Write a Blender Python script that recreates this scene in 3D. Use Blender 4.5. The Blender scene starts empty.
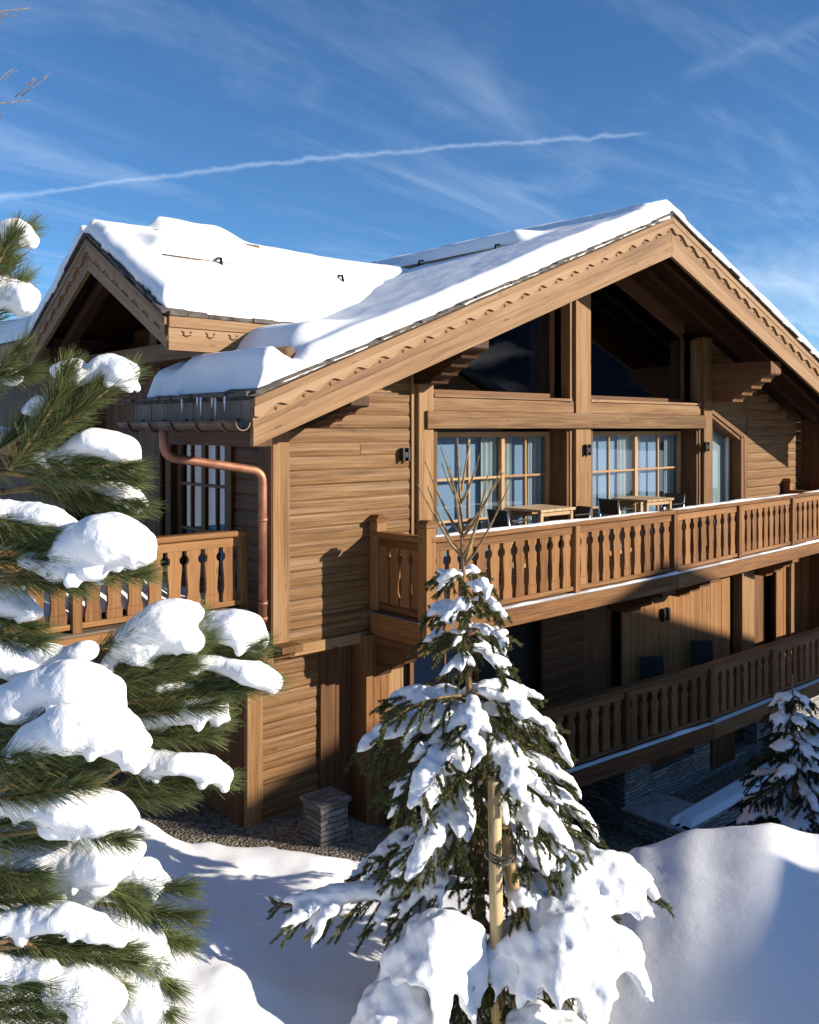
import bpy, math, random
from mathutils import Vector, Matrix, noise
random.seed(7)
R = math.radians
scene = bpy.context.scene
COL = scene.collection
V = Vector

# ------------------------------------------------------------------ camera
F, CX, VY = 888.0, 409.5, 428.0
TH = math.atan(F / 998.0)
SN, CS = math.sin(TH), math.cos(TH)
cd = bpy.data.cameras.new('camera')
cam = bpy.data.objects.new('camera', cd); COL.objects.link(cam)
cam.rotation_euler = (R(90), 0, -TH)
cd.sensor_fit = 'HORIZONTAL'; cd.sensor_width = 36
cd.lens = 36 * F / 819.0
cd.shift_y = -84 / 819.0
cd.clip_start = 0.1; cd.clip_end = 6000
scene.camera = cam

def cw(a, d, z):                       # lateral, depth, height -> world
    return V((a * CS + d * SN, -a * SN + d * CS, z))
def at(u, v, d):                       # a direction seen in the photo at a real distance -> world point
    return cw((u - CX) / F * d, d, (VY - v) / F * d)

# ------------------------------------------------------------------ render setup, sun, sky
scene.view_settings.view_transform = 'Standard'
scene.view_settings.look = 'None'
scene.view_settings.exposure = 0.8
scene.view_settings.gamma = 1
scene.render.engine = 'CYCLES'
scene.cycles.max_bounces = 7
scene.cycles.diffuse_bounces = 3
scene.cycles.transparent_max_bounces = 12

SUN = V((0.533, -0.784, 0.317)).normalized()
EL = math.asin(SUN.z); AZ = math.atan2(SUN.x, SUN.y)
sl = bpy.data.lights.new('sun', 'SUN'); sl.energy = 4.4; sl.angle = R(0.7); sl.color = (1.0, 0.90, 0.76)
so = bpy.data.objects.new('sun', sl); COL.objects.link(so)
so.rotation_euler = SUN.to_track_quat('Z', 'Y').to_euler()
so.location = SUN * 60

# ------------------------------------------------------------------ node helpers
class NT:
    def __init__(s, tree): s.t = tree; s.n = tree.nodes; s.l = tree.links
    def node(s, typ, ins=None, **kw):
        n = s.n.new(typ)
        for k, v in kw.items(): setattr(n, k, v)
        for k, v in (ins or {}).items():
            if hasattr(v, 'is_output'): s.l.new(v, n.inputs[k])
            else: n.inputs[k].default_value = v
        return n
    def math(s, op, a, b=0.0, c=None, clamp=False):
        n = s.n.new('ShaderNodeMath'); n.operation = op; n.use_clamp = clamp
        for i, v in enumerate((a, b) if c is None else (a, b, c)):
            if hasattr(v, 'is_output'): s.l.new(v, n.inputs[i])
            else: n.inputs[i].default_value = v
        return n.outputs[0]
    def vmath(s, op, a, b=(0, 0, 0), out=0):
        n = s.n.new('ShaderNodeVectorMath'); n.operation = op
        for i, v in enumerate((a, b)):
            if hasattr(v, 'is_output'): s.l.new(v, n.inputs[i])
            else: n.inputs[i].default_value = v
        return n.outputs[out]
    def mix(s, f, a, b, mode='MIX'):
        n = s.n.new('ShaderNodeMix'); n.data_type = 'RGBA'; n.blend_type = mode
        for i, v in ((0, f), (6, a), (7, b)):
            if hasattr(v, 'is_output'): s.l.new(v, n.inputs[i])
            else: n.inputs[i].default_value = (tuple(v) + (1,))[:4] if i > 0 else v
        return n.outputs[2]
    def ramp(s, f, stops):
        n = s.n.new('ShaderNodeValToRGB'); e = n.color_ramp.elements
        while len(e) < len(stops): e.new(0.5)
        for i, (p, c) in enumerate(stops):
            e[i].position = p; e[i].color = (tuple(c) + (1,))[:4] if not isinstance(c, (int, float)) else (c, c, c, 1)
        s.l.new(f, n.inputs[0]); return n.outputs[0]
    def mrange(s, x, a, b, c=0.0, d=1.0, smooth=True):
        n = s.n.new('ShaderNodeMapRange'); n.interpolation_type = 'SMOOTHSTEP' if smooth else 'LINEAR'
        s.l.new(x, n.inputs[0])
        for i, v in enumerate((a, b, c, d)): n.inputs[i + 1].default_value = v
        return n.outputs[0]

def new_mat(name):
    m = bpy.data.materials.new(name); m.use_nodes = True
    m.node_tree.nodes.clear()
    t = NT(m.node_tree)
    out = t.node('ShaderNodeOutputMaterial')
    return m, t, out
def principled(t, out, **ins):
    b = t.node('ShaderNodeBsdfPrincipled')
    for k, v in ins.items():
        k = k.replace('_', ' ')
        if hasattr(v, 'is_output'): t.l.new(v, b.inputs[k])
        else: b.inputs[k].default_value = ((tuple(v) + (1,))[:4] if 'Color' in k else tuple(v)) if isinstance(v, (tuple, list)) else v
    t.l.new(b.outputs[0], out.inputs[0])
    return b

def wood(name, c_dark, c_mid, c_light, rough=0.62, bump=0.35, wear=0.25, grey=(0.20, 0.17, 0.14)):
    m, t, out = new_mat(name)
    uv = t.node('ShaderNodeTexCoord').outputs['UV']
    rnd = t.node('ShaderNodeObjectInfo').outputs['Random']
    off = t.node('ShaderNodeCombineXYZ', {0: t.math('MULTIPLY', rnd, 37.0), 1: t.math('MULTIPLY', rnd, 91.0)}).outputs[0]
    p = t.vmath('ADD', uv, off)
    g1 = t.node('ShaderNodeTexNoise', {'Vector': t.vmath('MULTIPLY', p, (1.1, 42.0, 1)), 'Scale': 1.0, 'Detail': 6.0, 'Roughness': 0.62, 'Distortion': 0.25}).outputs[0]
    g2 = t.node('ShaderNodeTexNoise', {'Vector': t.vmath('MULTIPLY', p, (6.0, 150.0, 1)), 'Scale': 1.0, 'Detail': 3.0}).outputs[0]
    tone = t.node('ShaderNodeTexNoise', {'Vector': t.vmath('MULTIPLY', p, (0.32, 4.6, 1)), 'Scale': 1.0, 'Detail': 3.0, 'Roughness': 0.6}).outputs[0]
    # knots
    vor = t.node('ShaderNodeTexVoronoi', {'Vector': t.vmath('MULTIPLY', p, (1.6, 6.5, 1)), 'Scale': 1.0})
    knot = t.mrange(vor.outputs['Distance'], 0.05, 0.13, 1.0, 0.0)
    f = t.math('SUBTRACT', t.math('ADD', t.math('MULTIPLY', g1, 0.80), t.math('MULTIPLY', tone, 0.68)), 0.21)
    f = t.math('ADD', f, t.math('MULTIPLY', t.math('SUBTRACT', rnd, 0.5), 0.26))
    col = t.ramp(f, [(0.30, c_dark), (0.53, c_mid), (0.76, c_light)])
    col = t.mix(t.math('MULTIPLY', t.mrange(tone, 0.52, 0.75), wear), col, grey)
    col = t.mix(t.math('MULTIPLY', t.mrange(g2, 0.55, 0.72), 0.35), col, c_dark)
    col = t.mix(t.math('MULTIPLY', knot, 0.65), col, tuple(x * 0.45 for x in c_dark))
    h = t.math('ADD', t.math('MULTIPLY', g1, 0.7), t.math('MULTIPLY', g2, 0.4))
    bm = t.node('ShaderNodeBump', {'Strength': bump, 'Distance': 0.006, 'Height': h}).outputs[0]
    principled(t, out, Base_Color=col, Roughness=rough, Normal=bm, Specular_IOR_Level=0.25)
    return m

M = {}
M['facade'] = wood('weathered_larch', (0.095, 0.044, 0.014), (0.225, 0.119, 0.045), (0.345, 0.20, 0.086), wear=0.4)
M['fascia'] = wood('fascia_larch', (0.135, 0.067, 0.028), (0.258, 0.143, 0.064), (0.355, 0.222, 0.113), wear=0.3)
M['railing'] = wood('railing_larch', (0.105, 0.042, 0.012), (0.222, 0.101, 0.032), (0.32, 0.16, 0.058), wear=0.12)
M['brown'] = wood('brown_stained_shaded_larch', (0.062, 0.026, 0.010), (0.132, 0.060, 0.022), (0.21, 0.105, 0.044), wear=0.06)  # stained larch, darkened further to carry the shade of unlit parts
M['rail_brown'] = wood('rail_brown_larch', (0.11, 0.047, 0.016), (0.225, 0.10, 0.036), (0.33, 0.165, 0.07), wear=0.12)
M['soffit'] = wood('shaded_soffit_larch', (0.03, 0.012, 0.005), (0.055, 0.023, 0.009), (0.085, 0.038, 0.015), wear=0.05)  # larch darkened to hold the under-roof shade in its colour
M['grey_board'] = wood('grey_board', (0.10, 0.075, 0.055), (0.17, 0.13, 0.10), (0.25, 0.20, 0.16), wear=0.5)
M['stake'] = wood('pale_stake', (0.36, 0.22, 0.09), (0.52, 0.36, 0.17), (0.62, 0.46, 0.25), wear=0.1, bump=0.5)
M['frame'] = wood('window_frame_wood', (0.26, 0.14, 0.055), (0.42, 0.25, 0.11), (0.52, 0.34, 0.17), wear=0.05)
M['tabletop'] = wood('table_wood', (0.28, 0.17, 0.08), (0.44, 0.30, 0.16), (0.54, 0.40, 0.24), wear=0.1)

def simple(name, col, rough=0.6, metal=0.0, nscale=8.0, namt=0.25, bump=0.0, bscale=40, spec=0.4):
    m, t, out = new_mat(name)
    oc = t.node('ShaderNodeTexCoord').outputs['Object']
    n = t.node('ShaderNodeTexNoise', {'Vector': oc, 'Scale': nscale, 'Detail': 5.0}).outputs[0]
    c = t.mix(t.mrange(n, 0.3, 0.7), tuple(x * (1 - namt) for x in col), tuple(min(1, x * (1 + namt)) for x in col))
    kw = dict(Base_Color=c, Roughness=rough, Metallic=metal, Specular_IOR_Level=spec)
    if bump:
        n2 = t.node('ShaderNodeTexNoise', {'Vector': oc, 'Scale': bscale, 'Detail': 4.0}).outputs[0]
        kw['Normal'] = t.node('ShaderNodeBump', {'Strength': bump, 'Distance': 0.01, 'Height': n2}).outputs[0]
    principled(t, out, **kw)
    return m
M['copper'] = simple('copper_pipe', (0.36, 0.17, 0.105), 0.55, 0.6, 6, 0.3)
M['old_copper'] = simple('old_copper', (0.13, 0.085, 0.06), 0.5, 0.7, 5, 0.4)
M['black'] = simple('black_metal', (0.012, 0.012, 0.014), 0.45, 0.0)
M['rattan'] = simple('dark_woven', (0.016, 0.016, 0.017), 0.7, 0.0, 40, 0.4)
M['chrome'] = simple('brushed_steel', (0.55, 0.55, 0.56), 0.3, 1.0)
M['shingle'] = simple('slate_shingle', (0.085, 0.072, 0.062), 0.8, 0, 9, 0.45, 0.6, 30)
M['bark'] = simple('bark', (0.105, 0.07, 0.045), 0.9, 0, 18, 0.45, 0.9, 45)
M['twig'] = simple('young_twig_bark', (0.25, 0.16, 0.07), 0.8, 0, 25, 0.35)
M['curtain'] = simple('pale_curtain', (0.60, 0.60, 0.54), 0.9, 0, 3, 0.06)
M['sky_sheet'] = simple('blue_grey_sky_sheet', (0.36, 0.46, 0.57), 0.8, 0, 2, 0.06)  # sky reflected in the glass, put into the colour of a sheet
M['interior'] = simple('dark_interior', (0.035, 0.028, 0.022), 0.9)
M['plaster'] = simple('plaster', (0.55, 0.5, 0.43), 0.9, 0, 2, 0.1)
M['rope'] = simple('rope', (0.12, 0.10, 0.07), 0.9)
M['endgrain'] = simple('log_end', (0.15, 0.09, 0.045), 0.8, 0, 60, 0.35)
M['concrete'] = simple('pale_stone_slab', (0.36, 0.34, 0.31), 0.85, 0, 6, 0.2, 0.4, 30)

def snow_mat(name, coarse):
    m, t, out = new_mat(name)
    oc = t.node('ShaderNodeTexCoord').outputs['Object']
    n1 = t.node('ShaderNodeTexNoise', {'Vector': oc, 'Scale': 6.0, 'Detail': 6.0, 'Roughness': 0.55}).outputs[0]
    n2 = t.node('ShaderNodeTexNoise', {'Vector': oc, 'Scale': 70.0, 'Detail': 3.0}).outputs[0]
    h = t.math('ADD', t.math('MULTIPLY', n1, 1.0), t.math('MULTIPLY', n2, 0.28))
    bm = t.node('ShaderNodeBump', {'Strength': coarse, 'Distance': 0.03, 'Height': h}).outputs[0]
    principled(t, out, Base_Color=(0.88, 0.89, 0.90), Roughness=0.75, Normal=bm, Specular_IOR_Level=0.15)
    return m
M['snow'] = snow_mat('snow', 0.35)
M['ground_snow'] = snow_mat('ground_snow', 0.2)
M['roof_snow'] = snow_mat('roof_snow', 0.26)

def stone(name='dry_schist_stone', k=1.0):
    m, t, out = new_mat(name)
    uv = t.node('ShaderNodeTexCoord').outputs['UV']
    wob = t.node('ShaderNodeTexNoise', {'Vector': uv, 'Scale': 3.0, 'Detail': 3.0}).outputs['Color']
    p = t.vmath('ADD', uv, t.vmath('MULTIPLY', t.vmath('SUBTRACT', wob, (0.5, 0.5, 0.5)), (0.16, 0.13, 0)))
    b = t.node('ShaderNodeTexBrick', {'Vector': p, 'Scale': 1.0, 'Color1': (0.05, 0.05, 0.05, 1), 'Color2': (1, 1, 1, 1), 'Mortar': (0, 0, 0, 1),
               'Mortar Size': 0.008, 'Mortar Smooth': 0.4, 'Bias': 0.0, 'Brick Width': 0.26, 'Row Height': 0.062}, offset=0.43, squash=1.7, squash_frequency=3)
    n = t.node('ShaderNodeTexNoise', {'Vector': uv, 'Scale': 22.0, 'Detail': 6.0}).outputs[0]
    f = t.math('ADD', t.math('MULTIPLY', t.node('ShaderNodeSeparateColor', {0: b.outputs['Color']}).outputs[0], 0.6), t.math('MULTIPLY', n, 0.4))
    c = t.ramp(f, [(0.1, (0.14 * k, 0.14 * k, 0.135 * k)), (0.45, (0.28 * k, 0.275 * k, 0.26 * k)), (0.8, (0.44 * k, 0.43 * k, 0.40 * k))])
    c = t.mix(b.outputs['Fac'], c, (0.05, 0.05, 0.05))
    h = t.math('SUBTRACT', t.math('ADD', f, 0.3), t.math('MULTIPLY', b.outputs['Fac'], 0.9))
    bm = t.node('ShaderNodeBump', {'Strength': 0.9, 'Distance': 0.03, 'Height': h}).outputs[0]
    principled(t, out, Base_Color=c, Roughness=0.85, Normal=bm)
    return m
M['stone'] = stone()
M['shaded_stone'] = stone('shaded_schist_stone', 0.5)  # darker copy of the stone; the pillar's shade is in its colour

def gravel():
    m, t, out = new_mat('gravel')
    oc = t.node('ShaderNodeTexCoord').outputs['Object']
    v = t.node('ShaderNodeTexVoronoi', {'Vector': oc, 'Scale': 24.0})
    n = t.node('ShaderNodeTexNoise', {'Vector': oc, 'Scale': 1.3, 'Detail': 5.0}).outputs[0]
    s = t.node('ShaderNodeSeparateColor', {0: v.outputs['Color']}).outputs[0]
    c = t.ramp(s, [(0.0, (0.09, 0.07, 0.05)), (0.5, (0.20, 0.165, 0.12)), (1.0, (0.36, 0.31, 0.25))])
    c = t.mix(t.math('MULTIPLY', t.mrange(n, 0.4, 0.7), 0.5), c, (0.09, 0.065, 0.04))
    bm = t.node('ShaderNodeBump', {'Strength': 1.0, 'Distance': 0.03, 'Height': v.outputs['Distance']}, invert=True).outputs[0]
    principled(t, out, Base_Color=c, Roughness=0.9, Normal=bm)
    return m
M['gravel'] = gravel()

def glass(name, tint, refl):
    m, t, out = new_mat(name)
    oc = t.node('ShaderNodeTexCoord').outputs['Object']
    n = t.node('ShaderNodeTexNoise', {'Vector': oc, 'Scale': 1.2, 'Detail': 2.0}).outputs[0]
    bm = t.node('ShaderNodeBump', {'Strength': 0.06, 'Distance': 0.02, 'Height': n}).outputs[0]
    fc = t.node('ShaderNodeLayerWeight', {'Blend': 0.5}).outputs['Facing']
    fac = t.math('ADD', t.math('MULTIPLY', t.math('POWER', fc, 4.0), 0.9), refl, clamp=True)
    tr = t.node('ShaderNodeBsdfTransparent', {'Color': tuple(tint) + (1,)}).outputs[0]
    gl = t.node('ShaderNodeBsdfGlossy', {'Color': (0.9, 0.93, 1.0, 1), 'Roughness': 0.01, 'Normal': bm}).outputs[0]
    mx = t.node('ShaderNodeMixShader', {0: fac, 1: tr, 2: gl}).outputs[0]
    t.l.new(mx, out.inputs[0])
    return m
M['glass'] = glass('window_glass', (0.80, 0.86, 0.90), 0.08)
M['dark_glass'] = glass('gable_glass', (0.35, 0.38, 0.46), 0.16)

def needle(name, a, b, c):
    m, t, out = new_mat(name)
    uv = t.node('ShaderNodeTexCoord').outputs['UV']
    w = t.node('ShaderNodeTexWhiteNoise', {'Vector': t.vmath('FLOOR', uv)}, noise_dimensions='2D').outputs[0]
    fr = t.node('ShaderNodeSeparateXYZ', {0: t.vmath('FRACTION', uv)}).outputs[1]
    col = t.ramp(w, [(0.0, a), (0.55, b), (1.0, c)])
    col = t.mix(t.math('MULTIPLY', fr, 0.35), col, c)
    bs = t.node('ShaderNodeBsdfPrincipled', {'Base Color': col, 'Roughness': 0.5, 'Specular IOR Level': 0.35})
    tl = t.node('ShaderNodeBsdfTranslucent', {'Color': col})
    t.l.new(t.node('ShaderNodeMixShader', {0: 0.25, 1: bs.outputs[0], 2: tl.outputs[0]}).outputs[0], out.inputs[0])
    return m
M['pine_needle'] = needle('pine_needle', (0.024, 0.042, 0.014), (0.10, 0.14, 0.038), (0.27, 0.28, 0.10))
M['fir_needle'] = needle('spruce_needle', (0.03, 0.042, 0.012), (0.075, 0.088, 0.024), (0.17, 0.165, 0.05))
M['fir_needle_dark'] = needle('dark_spruce_needle', (0.012, 0.022, 0.012), (0.028, 0.045, 0.022), (0.06, 0.08, 0.035))

# ------------------------------------------------------------------ object helpers
PLOC = {}
def link(o, parent):
    COL.objects.link(o)
    if parent is not None:
        o.parent = parent
        if parent.name in PLOC: o.matrix_parent_inverse = Matrix.Translation(-PLOC[parent.name])
    return o
def tag(o, label=None, cat=None, group=None, kind=None):
    if label: o['label'] = label
    if cat: o['category'] = cat
    if group: o['group'] = group
    if kind: o['kind'] = kind
    return o
def thing(name, loc, label, cat, group=None):
    o = bpy.data.objects.new(name, None); o.empty_display_size = 0.2
    COL.objects.link(o); o.location = loc
    PLOC[o.name] = V(loc)
    return tag(o, label, cat, group)

class MB:
    def __init__(s): s.v = []; s.f = []; s.uv = []; s.smooth = []; s.mi = []; s.m = 0
    def solid(s, vs, fs, grain=(1, 0, 0), smooth=False):
        b = len(s.v); vs = [V(p) for p in vs]; s.v += vs
        g = V(grain).normalized(); ru, rv = random.random() * 40, random.random() * 40
        for f in fs:
            n = V((0, 0, 0))
            for i in range(len(f)):
                p, q = vs[f[i]], vs[f[(i + 1) % len(f)]]
                n += p.cross(q)
            if n.length > 1e-12: n.normalize()
            gg = g
            if abs(n.dot(g)) > 0.9:
                gg = V((0, 1, 0)) if abs(n.x) > 0.7 else (V((0, 0, 1)) if abs(n.z) < 0.7 else V((1, 0, 0)))
            gg = (gg - n * gg.dot(n)).normalized()
            h = n.cross(gg)
            s.f.append([b + i for i in f]); s.smooth.append(smooth); s.mi.append(s.m)
            s.uv.append([(vs[i].dot(gg) + ru, vs[i].dot(h) + rv) for i in f])
    def box(s, x0, x1, y0, y1, z0, z1, grain=None):
        if grain is None:
            d = [(abs(x1 - x0), (1, 0, 0)), (abs(y1 - y0), (0, 1, 0)), (abs(z1 - z0), (0, 0, 1))]
            grain = max(d)[1]
        vs = [(x, y, z) for z in (z0, z1) for y in (y0, y1) for x in (x0, x1)]
        s.solid(vs, [(0, 2, 3, 1), (4, 5, 7, 6), (0, 1, 5, 4), (2, 6, 7, 3), (0, 4, 6, 2), (1, 3, 7, 5)], grain)
    def beam(s, p0, p1, w, h, up=(0, 0, 1), top=False):
        p0, p1 = V(p0), V(p1); d = (p1 - p0).normalized()
        side = d.cross(V(up)).normalized(); u = side.cross(d).normalized()
        o = u * (-h / 2) if top else V((0, 0, 0))
        vs = []
        for p in (p0, p1):
            for a, b in ((-1, -1), (1, -1), (1, 1), (-1, 1)):
                vs.append(p + side * (a * w / 2) + u * (b * h / 2) + o)
        s.solid(vs, [(3, 2, 1, 0), (4, 5, 6, 7), (0, 1, 5, 4), (1, 2, 6, 5), (2, 3, 7, 6), (3, 0, 4, 7)], d)
    def prism(s, poly, axis, lo, hi, grain):
        # poly: 2-D points in the two other axes; extruded along axis (0,1,2)
        def P(a, b, c):
            return {0: (c, a, b), 1: (a, c, b), 2: (a, b, c)}[axis]
        n = len(poly)
        vs = [P(a, b, lo) for a, b in poly] + [P(a, b, hi) for a, b in poly]
        area = sum(poly[i][0] * poly[(i + 1) % n][1] - poly[(i + 1) % n][0] * poly[i][1] for i in range(n))
        flip = (area > 0) != (axis == 1)
        f0 = list(range(n)); f1 = list(range(n, 2 * n))
        fs = [f0[::-1] if flip else f0, f1 if flip else f1[::-1]]
        for i in range(n):
            j = (i + 1) % n
            q = (i, j, n + j, n + i)
            fs.append(q if flip else q[::-1])
        s.solid(vs, fs, grain)
    def tube(s, pts, rad, seg=8, grain=None, cap=True):
        pts = [V(p) for p in pts]; n = len(pts)
        if not hasattr(rad, '__len__'): rad = [rad] * n
        vs = []; prev = None
        for i, p in enumerate(pts):
            d = (pts[min(i + 1, n - 1)] - pts[max(i - 1, 0)]).normalized()
            if prev is None: a = d.orthogonal().normalized()
            else: a = (prev - d * prev.dot(d)).normalized()
            prev = a; b = d.cross(a)
            for k in range(seg):
                t = 2 * math.pi * k / seg
                vs.append(p + (a * math.cos(t) + b * math.sin(t)) * rad[i])
        fs = []
        for i in range(n - 1):
            for k in range(seg):
                k2 = (k + 1) % seg
                fs.append((i * seg + k, i * seg + k2, (i + 1) * seg + k2, (i + 1) * seg + k))
        if cap:
            fs.append(tuple(range(seg))[::-1]); fs.append(tuple((n - 1) * seg + k for k in range(seg)))
        s.solid(vs, fs, grain or (pts[-1] - pts[0]), True)
    def ellipsoid(s, c, r, seg=12, rings=8, rot=None):
        c = V(c); vs = [(0, 0, 1)]
        for i in range(1, rings):
            th = math.pi * i / rings
            for k in range(seg):
                ph = 2 * math.pi * k / seg
                vs.append((math.sin(th) * math.cos(ph), math.sin(th) * math.sin(ph), math.cos(th)))
        vs.append((0, 0, -1))
        fs = []
        for k in range(seg):
            k2 = (k + 1) % seg
            fs.append((0, 1 + k, 1 + k2))
            for i in range(rings - 2):
                a = 1 + i * seg
                fs.append((a + k, a + seg + k, a + seg + k2, a + k2))
            e = 1 + (rings - 2) * seg
            fs.append((e + k, len(vs) - 1, e + k2))
        o = []
        for x, y, z in vs:
            p = V((x * r[0], y * r[1], z * r[2]))
            if rot is not None: p = rot @ p
            o.append(p + c)
        s.solid(o, fs, (1, 0, 0), True)
    def quad(s, a, b, c, d, uvid):
        k = len(s.v); s.v += [a, b, c, d]; s.f.append([k, k + 1, k + 2, k + 3]); s.smooth.append(False); s.mi.append(s.m)
        x, y = uvid
        s.uv.append([(x + .2, y + .05), (x + .8, y + .05), (x + .8, y + .95), (x + .2, y + .95)])
    def mesh(s, name):
        me = bpy.data.meshes.new(name)
        me.from_pydata([tuple(p) for p in s.v], [], s.f)
        l = me.uv_layers.new(name='UVMap')
        flat = [c for fu in s.uv for uv in fu for c in uv]
        l.data.foreach_set('uv', flat)
        me.polygons.foreach_set('use_smooth', s.smooth)
        if s.m: me.polygons.foreach_set('material_index', s.mi)
        me.update()
        return me
    def obj(s, name, mat, parent=None, bevel=0.0):
        me = s.mesh(name)
        for m in (mat if isinstance(mat, (list, tuple)) else [mat]): me.materials.append(m)
        o = bpy.data.objects.new(name, me); link(o, parent)
        if bevel:
            b = o.modifiers.new('bevel', 'BEVEL'); b.width = bevel; b.segments = 2; b.limit_method = 'ANGLE'
        return o

def one(fn):
    b = MB(); fn(b); return b
def boxobj(name, mat, parent, x0, x1, y0, y1, z0, z1, grain=None, bevel=0.006):
    b = MB(); b.box(x0, x1, y0, y1, z0, z1, grain); return b.obj(name, mat, parent, bevel)
def fbm(p, o=4):
    return noise.fractal(V(p), 1.0, 2.0, o)
def grid(name, mat, nx, ny, fn, parent=None, flip=False, bottom=None):
    vs = []; fs = []
    for j in range(ny + 1):
        for i in range(nx + 1):
            vs.append(fn(i / nx, j / ny))
    W = nx + 1
    for j in range(ny):
        for i in range(nx):
            q = [j * W + i, j * W + i + 1, (j + 1) * W + i + 1, (j + 1) * W + i]
            fs.append(q[::-1] if flip else q)
    me = bpy.data.meshes.new(name); me.from_pydata([tuple(p) for p in vs], [], fs)
    me.polygons.foreach_set('use_smooth', [True] * len(fs)); me.materials.append(mat); me.update()
    o = bpy.data.objects.new(name, me); link(o, parent); return o
PENDING = []
def remesh(mb, name, mat, parent, voxel, smooth_it=3, amp=0.0, nscale=8.0):
    """union of overlapping closed shapes as one soft skin (worked out together at the end)"""
    me = mb.mesh(name + '_src'); o = bpy.data.objects.new(name, me); link(o, parent)
    r = o.modifiers.new('r', 'REMESH'); r.mode = 'VOXEL'; r.voxel_size = voxel; r.use_smooth_shade = True
    if smooth_it:
        sm = o.modifiers.new('s', 'SMOOTH'); sm.factor = 0.5; sm.iterations = smooth_it
    PENDING.append((o, mat, amp, nscale))
def flush_remesh():
    dg = bpy.context.evaluated_depsgraph_get()
    done = [bpy.data.meshes.new_from_object(o.evaluated_get(dg)) for o, *_ in PENDING]
    for (o, mat, amp, ns), me2 in zip(PENDING, done):
        o.modifiers.clear(); o.data = me2
        if amp:
            nv = len(me2.vertices); co = [0.0] * (3 * nv); no = [0.0] * (3 * nv)
            me2.vertices.foreach_get('co', co); me2.vertices.foreach_get('normal', no)
            for i in range(0, 3 * nv, 3):
                k = amp * fbm((co[i] * ns, co[i + 1] * ns, co[i + 2] * ns), 3)
                co[i] += no[i] * k; co[i + 1] += no[i + 1] * k; co[i + 2] += no[i + 2] * k
            me2.vertices.foreach_set('co', co)
        me2.name = o.name; me2.materials.clear(); me2.materials.append(mat)
        me2.polygons.foreach_set('use_smooth', [True] * len(me2.polygons)); me2.update()
def sst(x): 
    x = max(0.0, min(1.0, x)); return x * x * (3 - 2 * x)
def lerp_tab(tab, x):
    if x <= tab[0][0]: return tab[0][1]
    for (a, p), (b, q) in zip(tab, tab[1:]):
        if x <= b:
            t = sst((x - a) / (b - a)); return p + (q - p) * t
    return tab[-1][1]

# ------------------------------------------------------------------ world
w = bpy.data.worlds.new('World'); scene.world = w; w.use_nodes = True
w.node_tree.nodes.clear(); t = NT(w.node_tree)
sky = t.node('ShaderNodeTexSky', sky_type='NISHITA', sun_disc=False, sun_elevation=EL, sun_rotation=AZ, altitude=1800.0, air_density=1.0, dust_density=0.3, ozone_density=2.2)
dirv = t.vmath('NORMALIZE', t.node('ShaderNodeTexCoord').outputs['Generated'])
sx = t.node('ShaderNodeSeparateXYZ', {0: dirv})
zz = t.math('ADD', t.math('MAXIMUM', sx.outputs[2], 0.0), 0.16)
plane = t.node('ShaderNodeCombineXYZ', {0: t.math('DIVIDE', sx.outputs[0], zz), 1: t.math('DIVIDE', sx.outputs[1], zz)}).outputs[0]
rot = t.node('ShaderNodeMapping', {'Vector': plane, 'Rotation': (0, 0, R(28)), 'Scale': (0.55, 2.1, 1)}).outputs[0]
c1 = t.node('ShaderNodeTexNoise', {'Vector': rot, 'Scale': 1.15, 'Detail': 9.0, 'Roughness': 0.62, 'Distortion': 0.9}).outputs[0]
rot2 = t.node('ShaderNodeMapping', {'Vector': plane, 'Rotation': (0, 0, R(-40)), 'Scale': (0.4, 1.6, 1), 'Location': (3.1, 7.7, 0)}).outputs[0]
c2 = t.node('ShaderNodeTexNoise', {'Vector': rot2, 'Scale': 1.9, 'Detail': 10.0, 'Roughness': 0.66, 'Distortion': 1.0}).outputs[0]
cir = t.math('ADD', t.math('MULTIPLY', t.mrange(c1, 0.47, 0.85), 0.24), t.math('MULTIPLY', t.mrange(c2, 0.47, 0.80), 0.24))
low = t.mrange(sx.outputs[2], 0.30, 0.02, 0.65, 1.5)
cir = t.math('MULTIPLY', cir, low)
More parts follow.
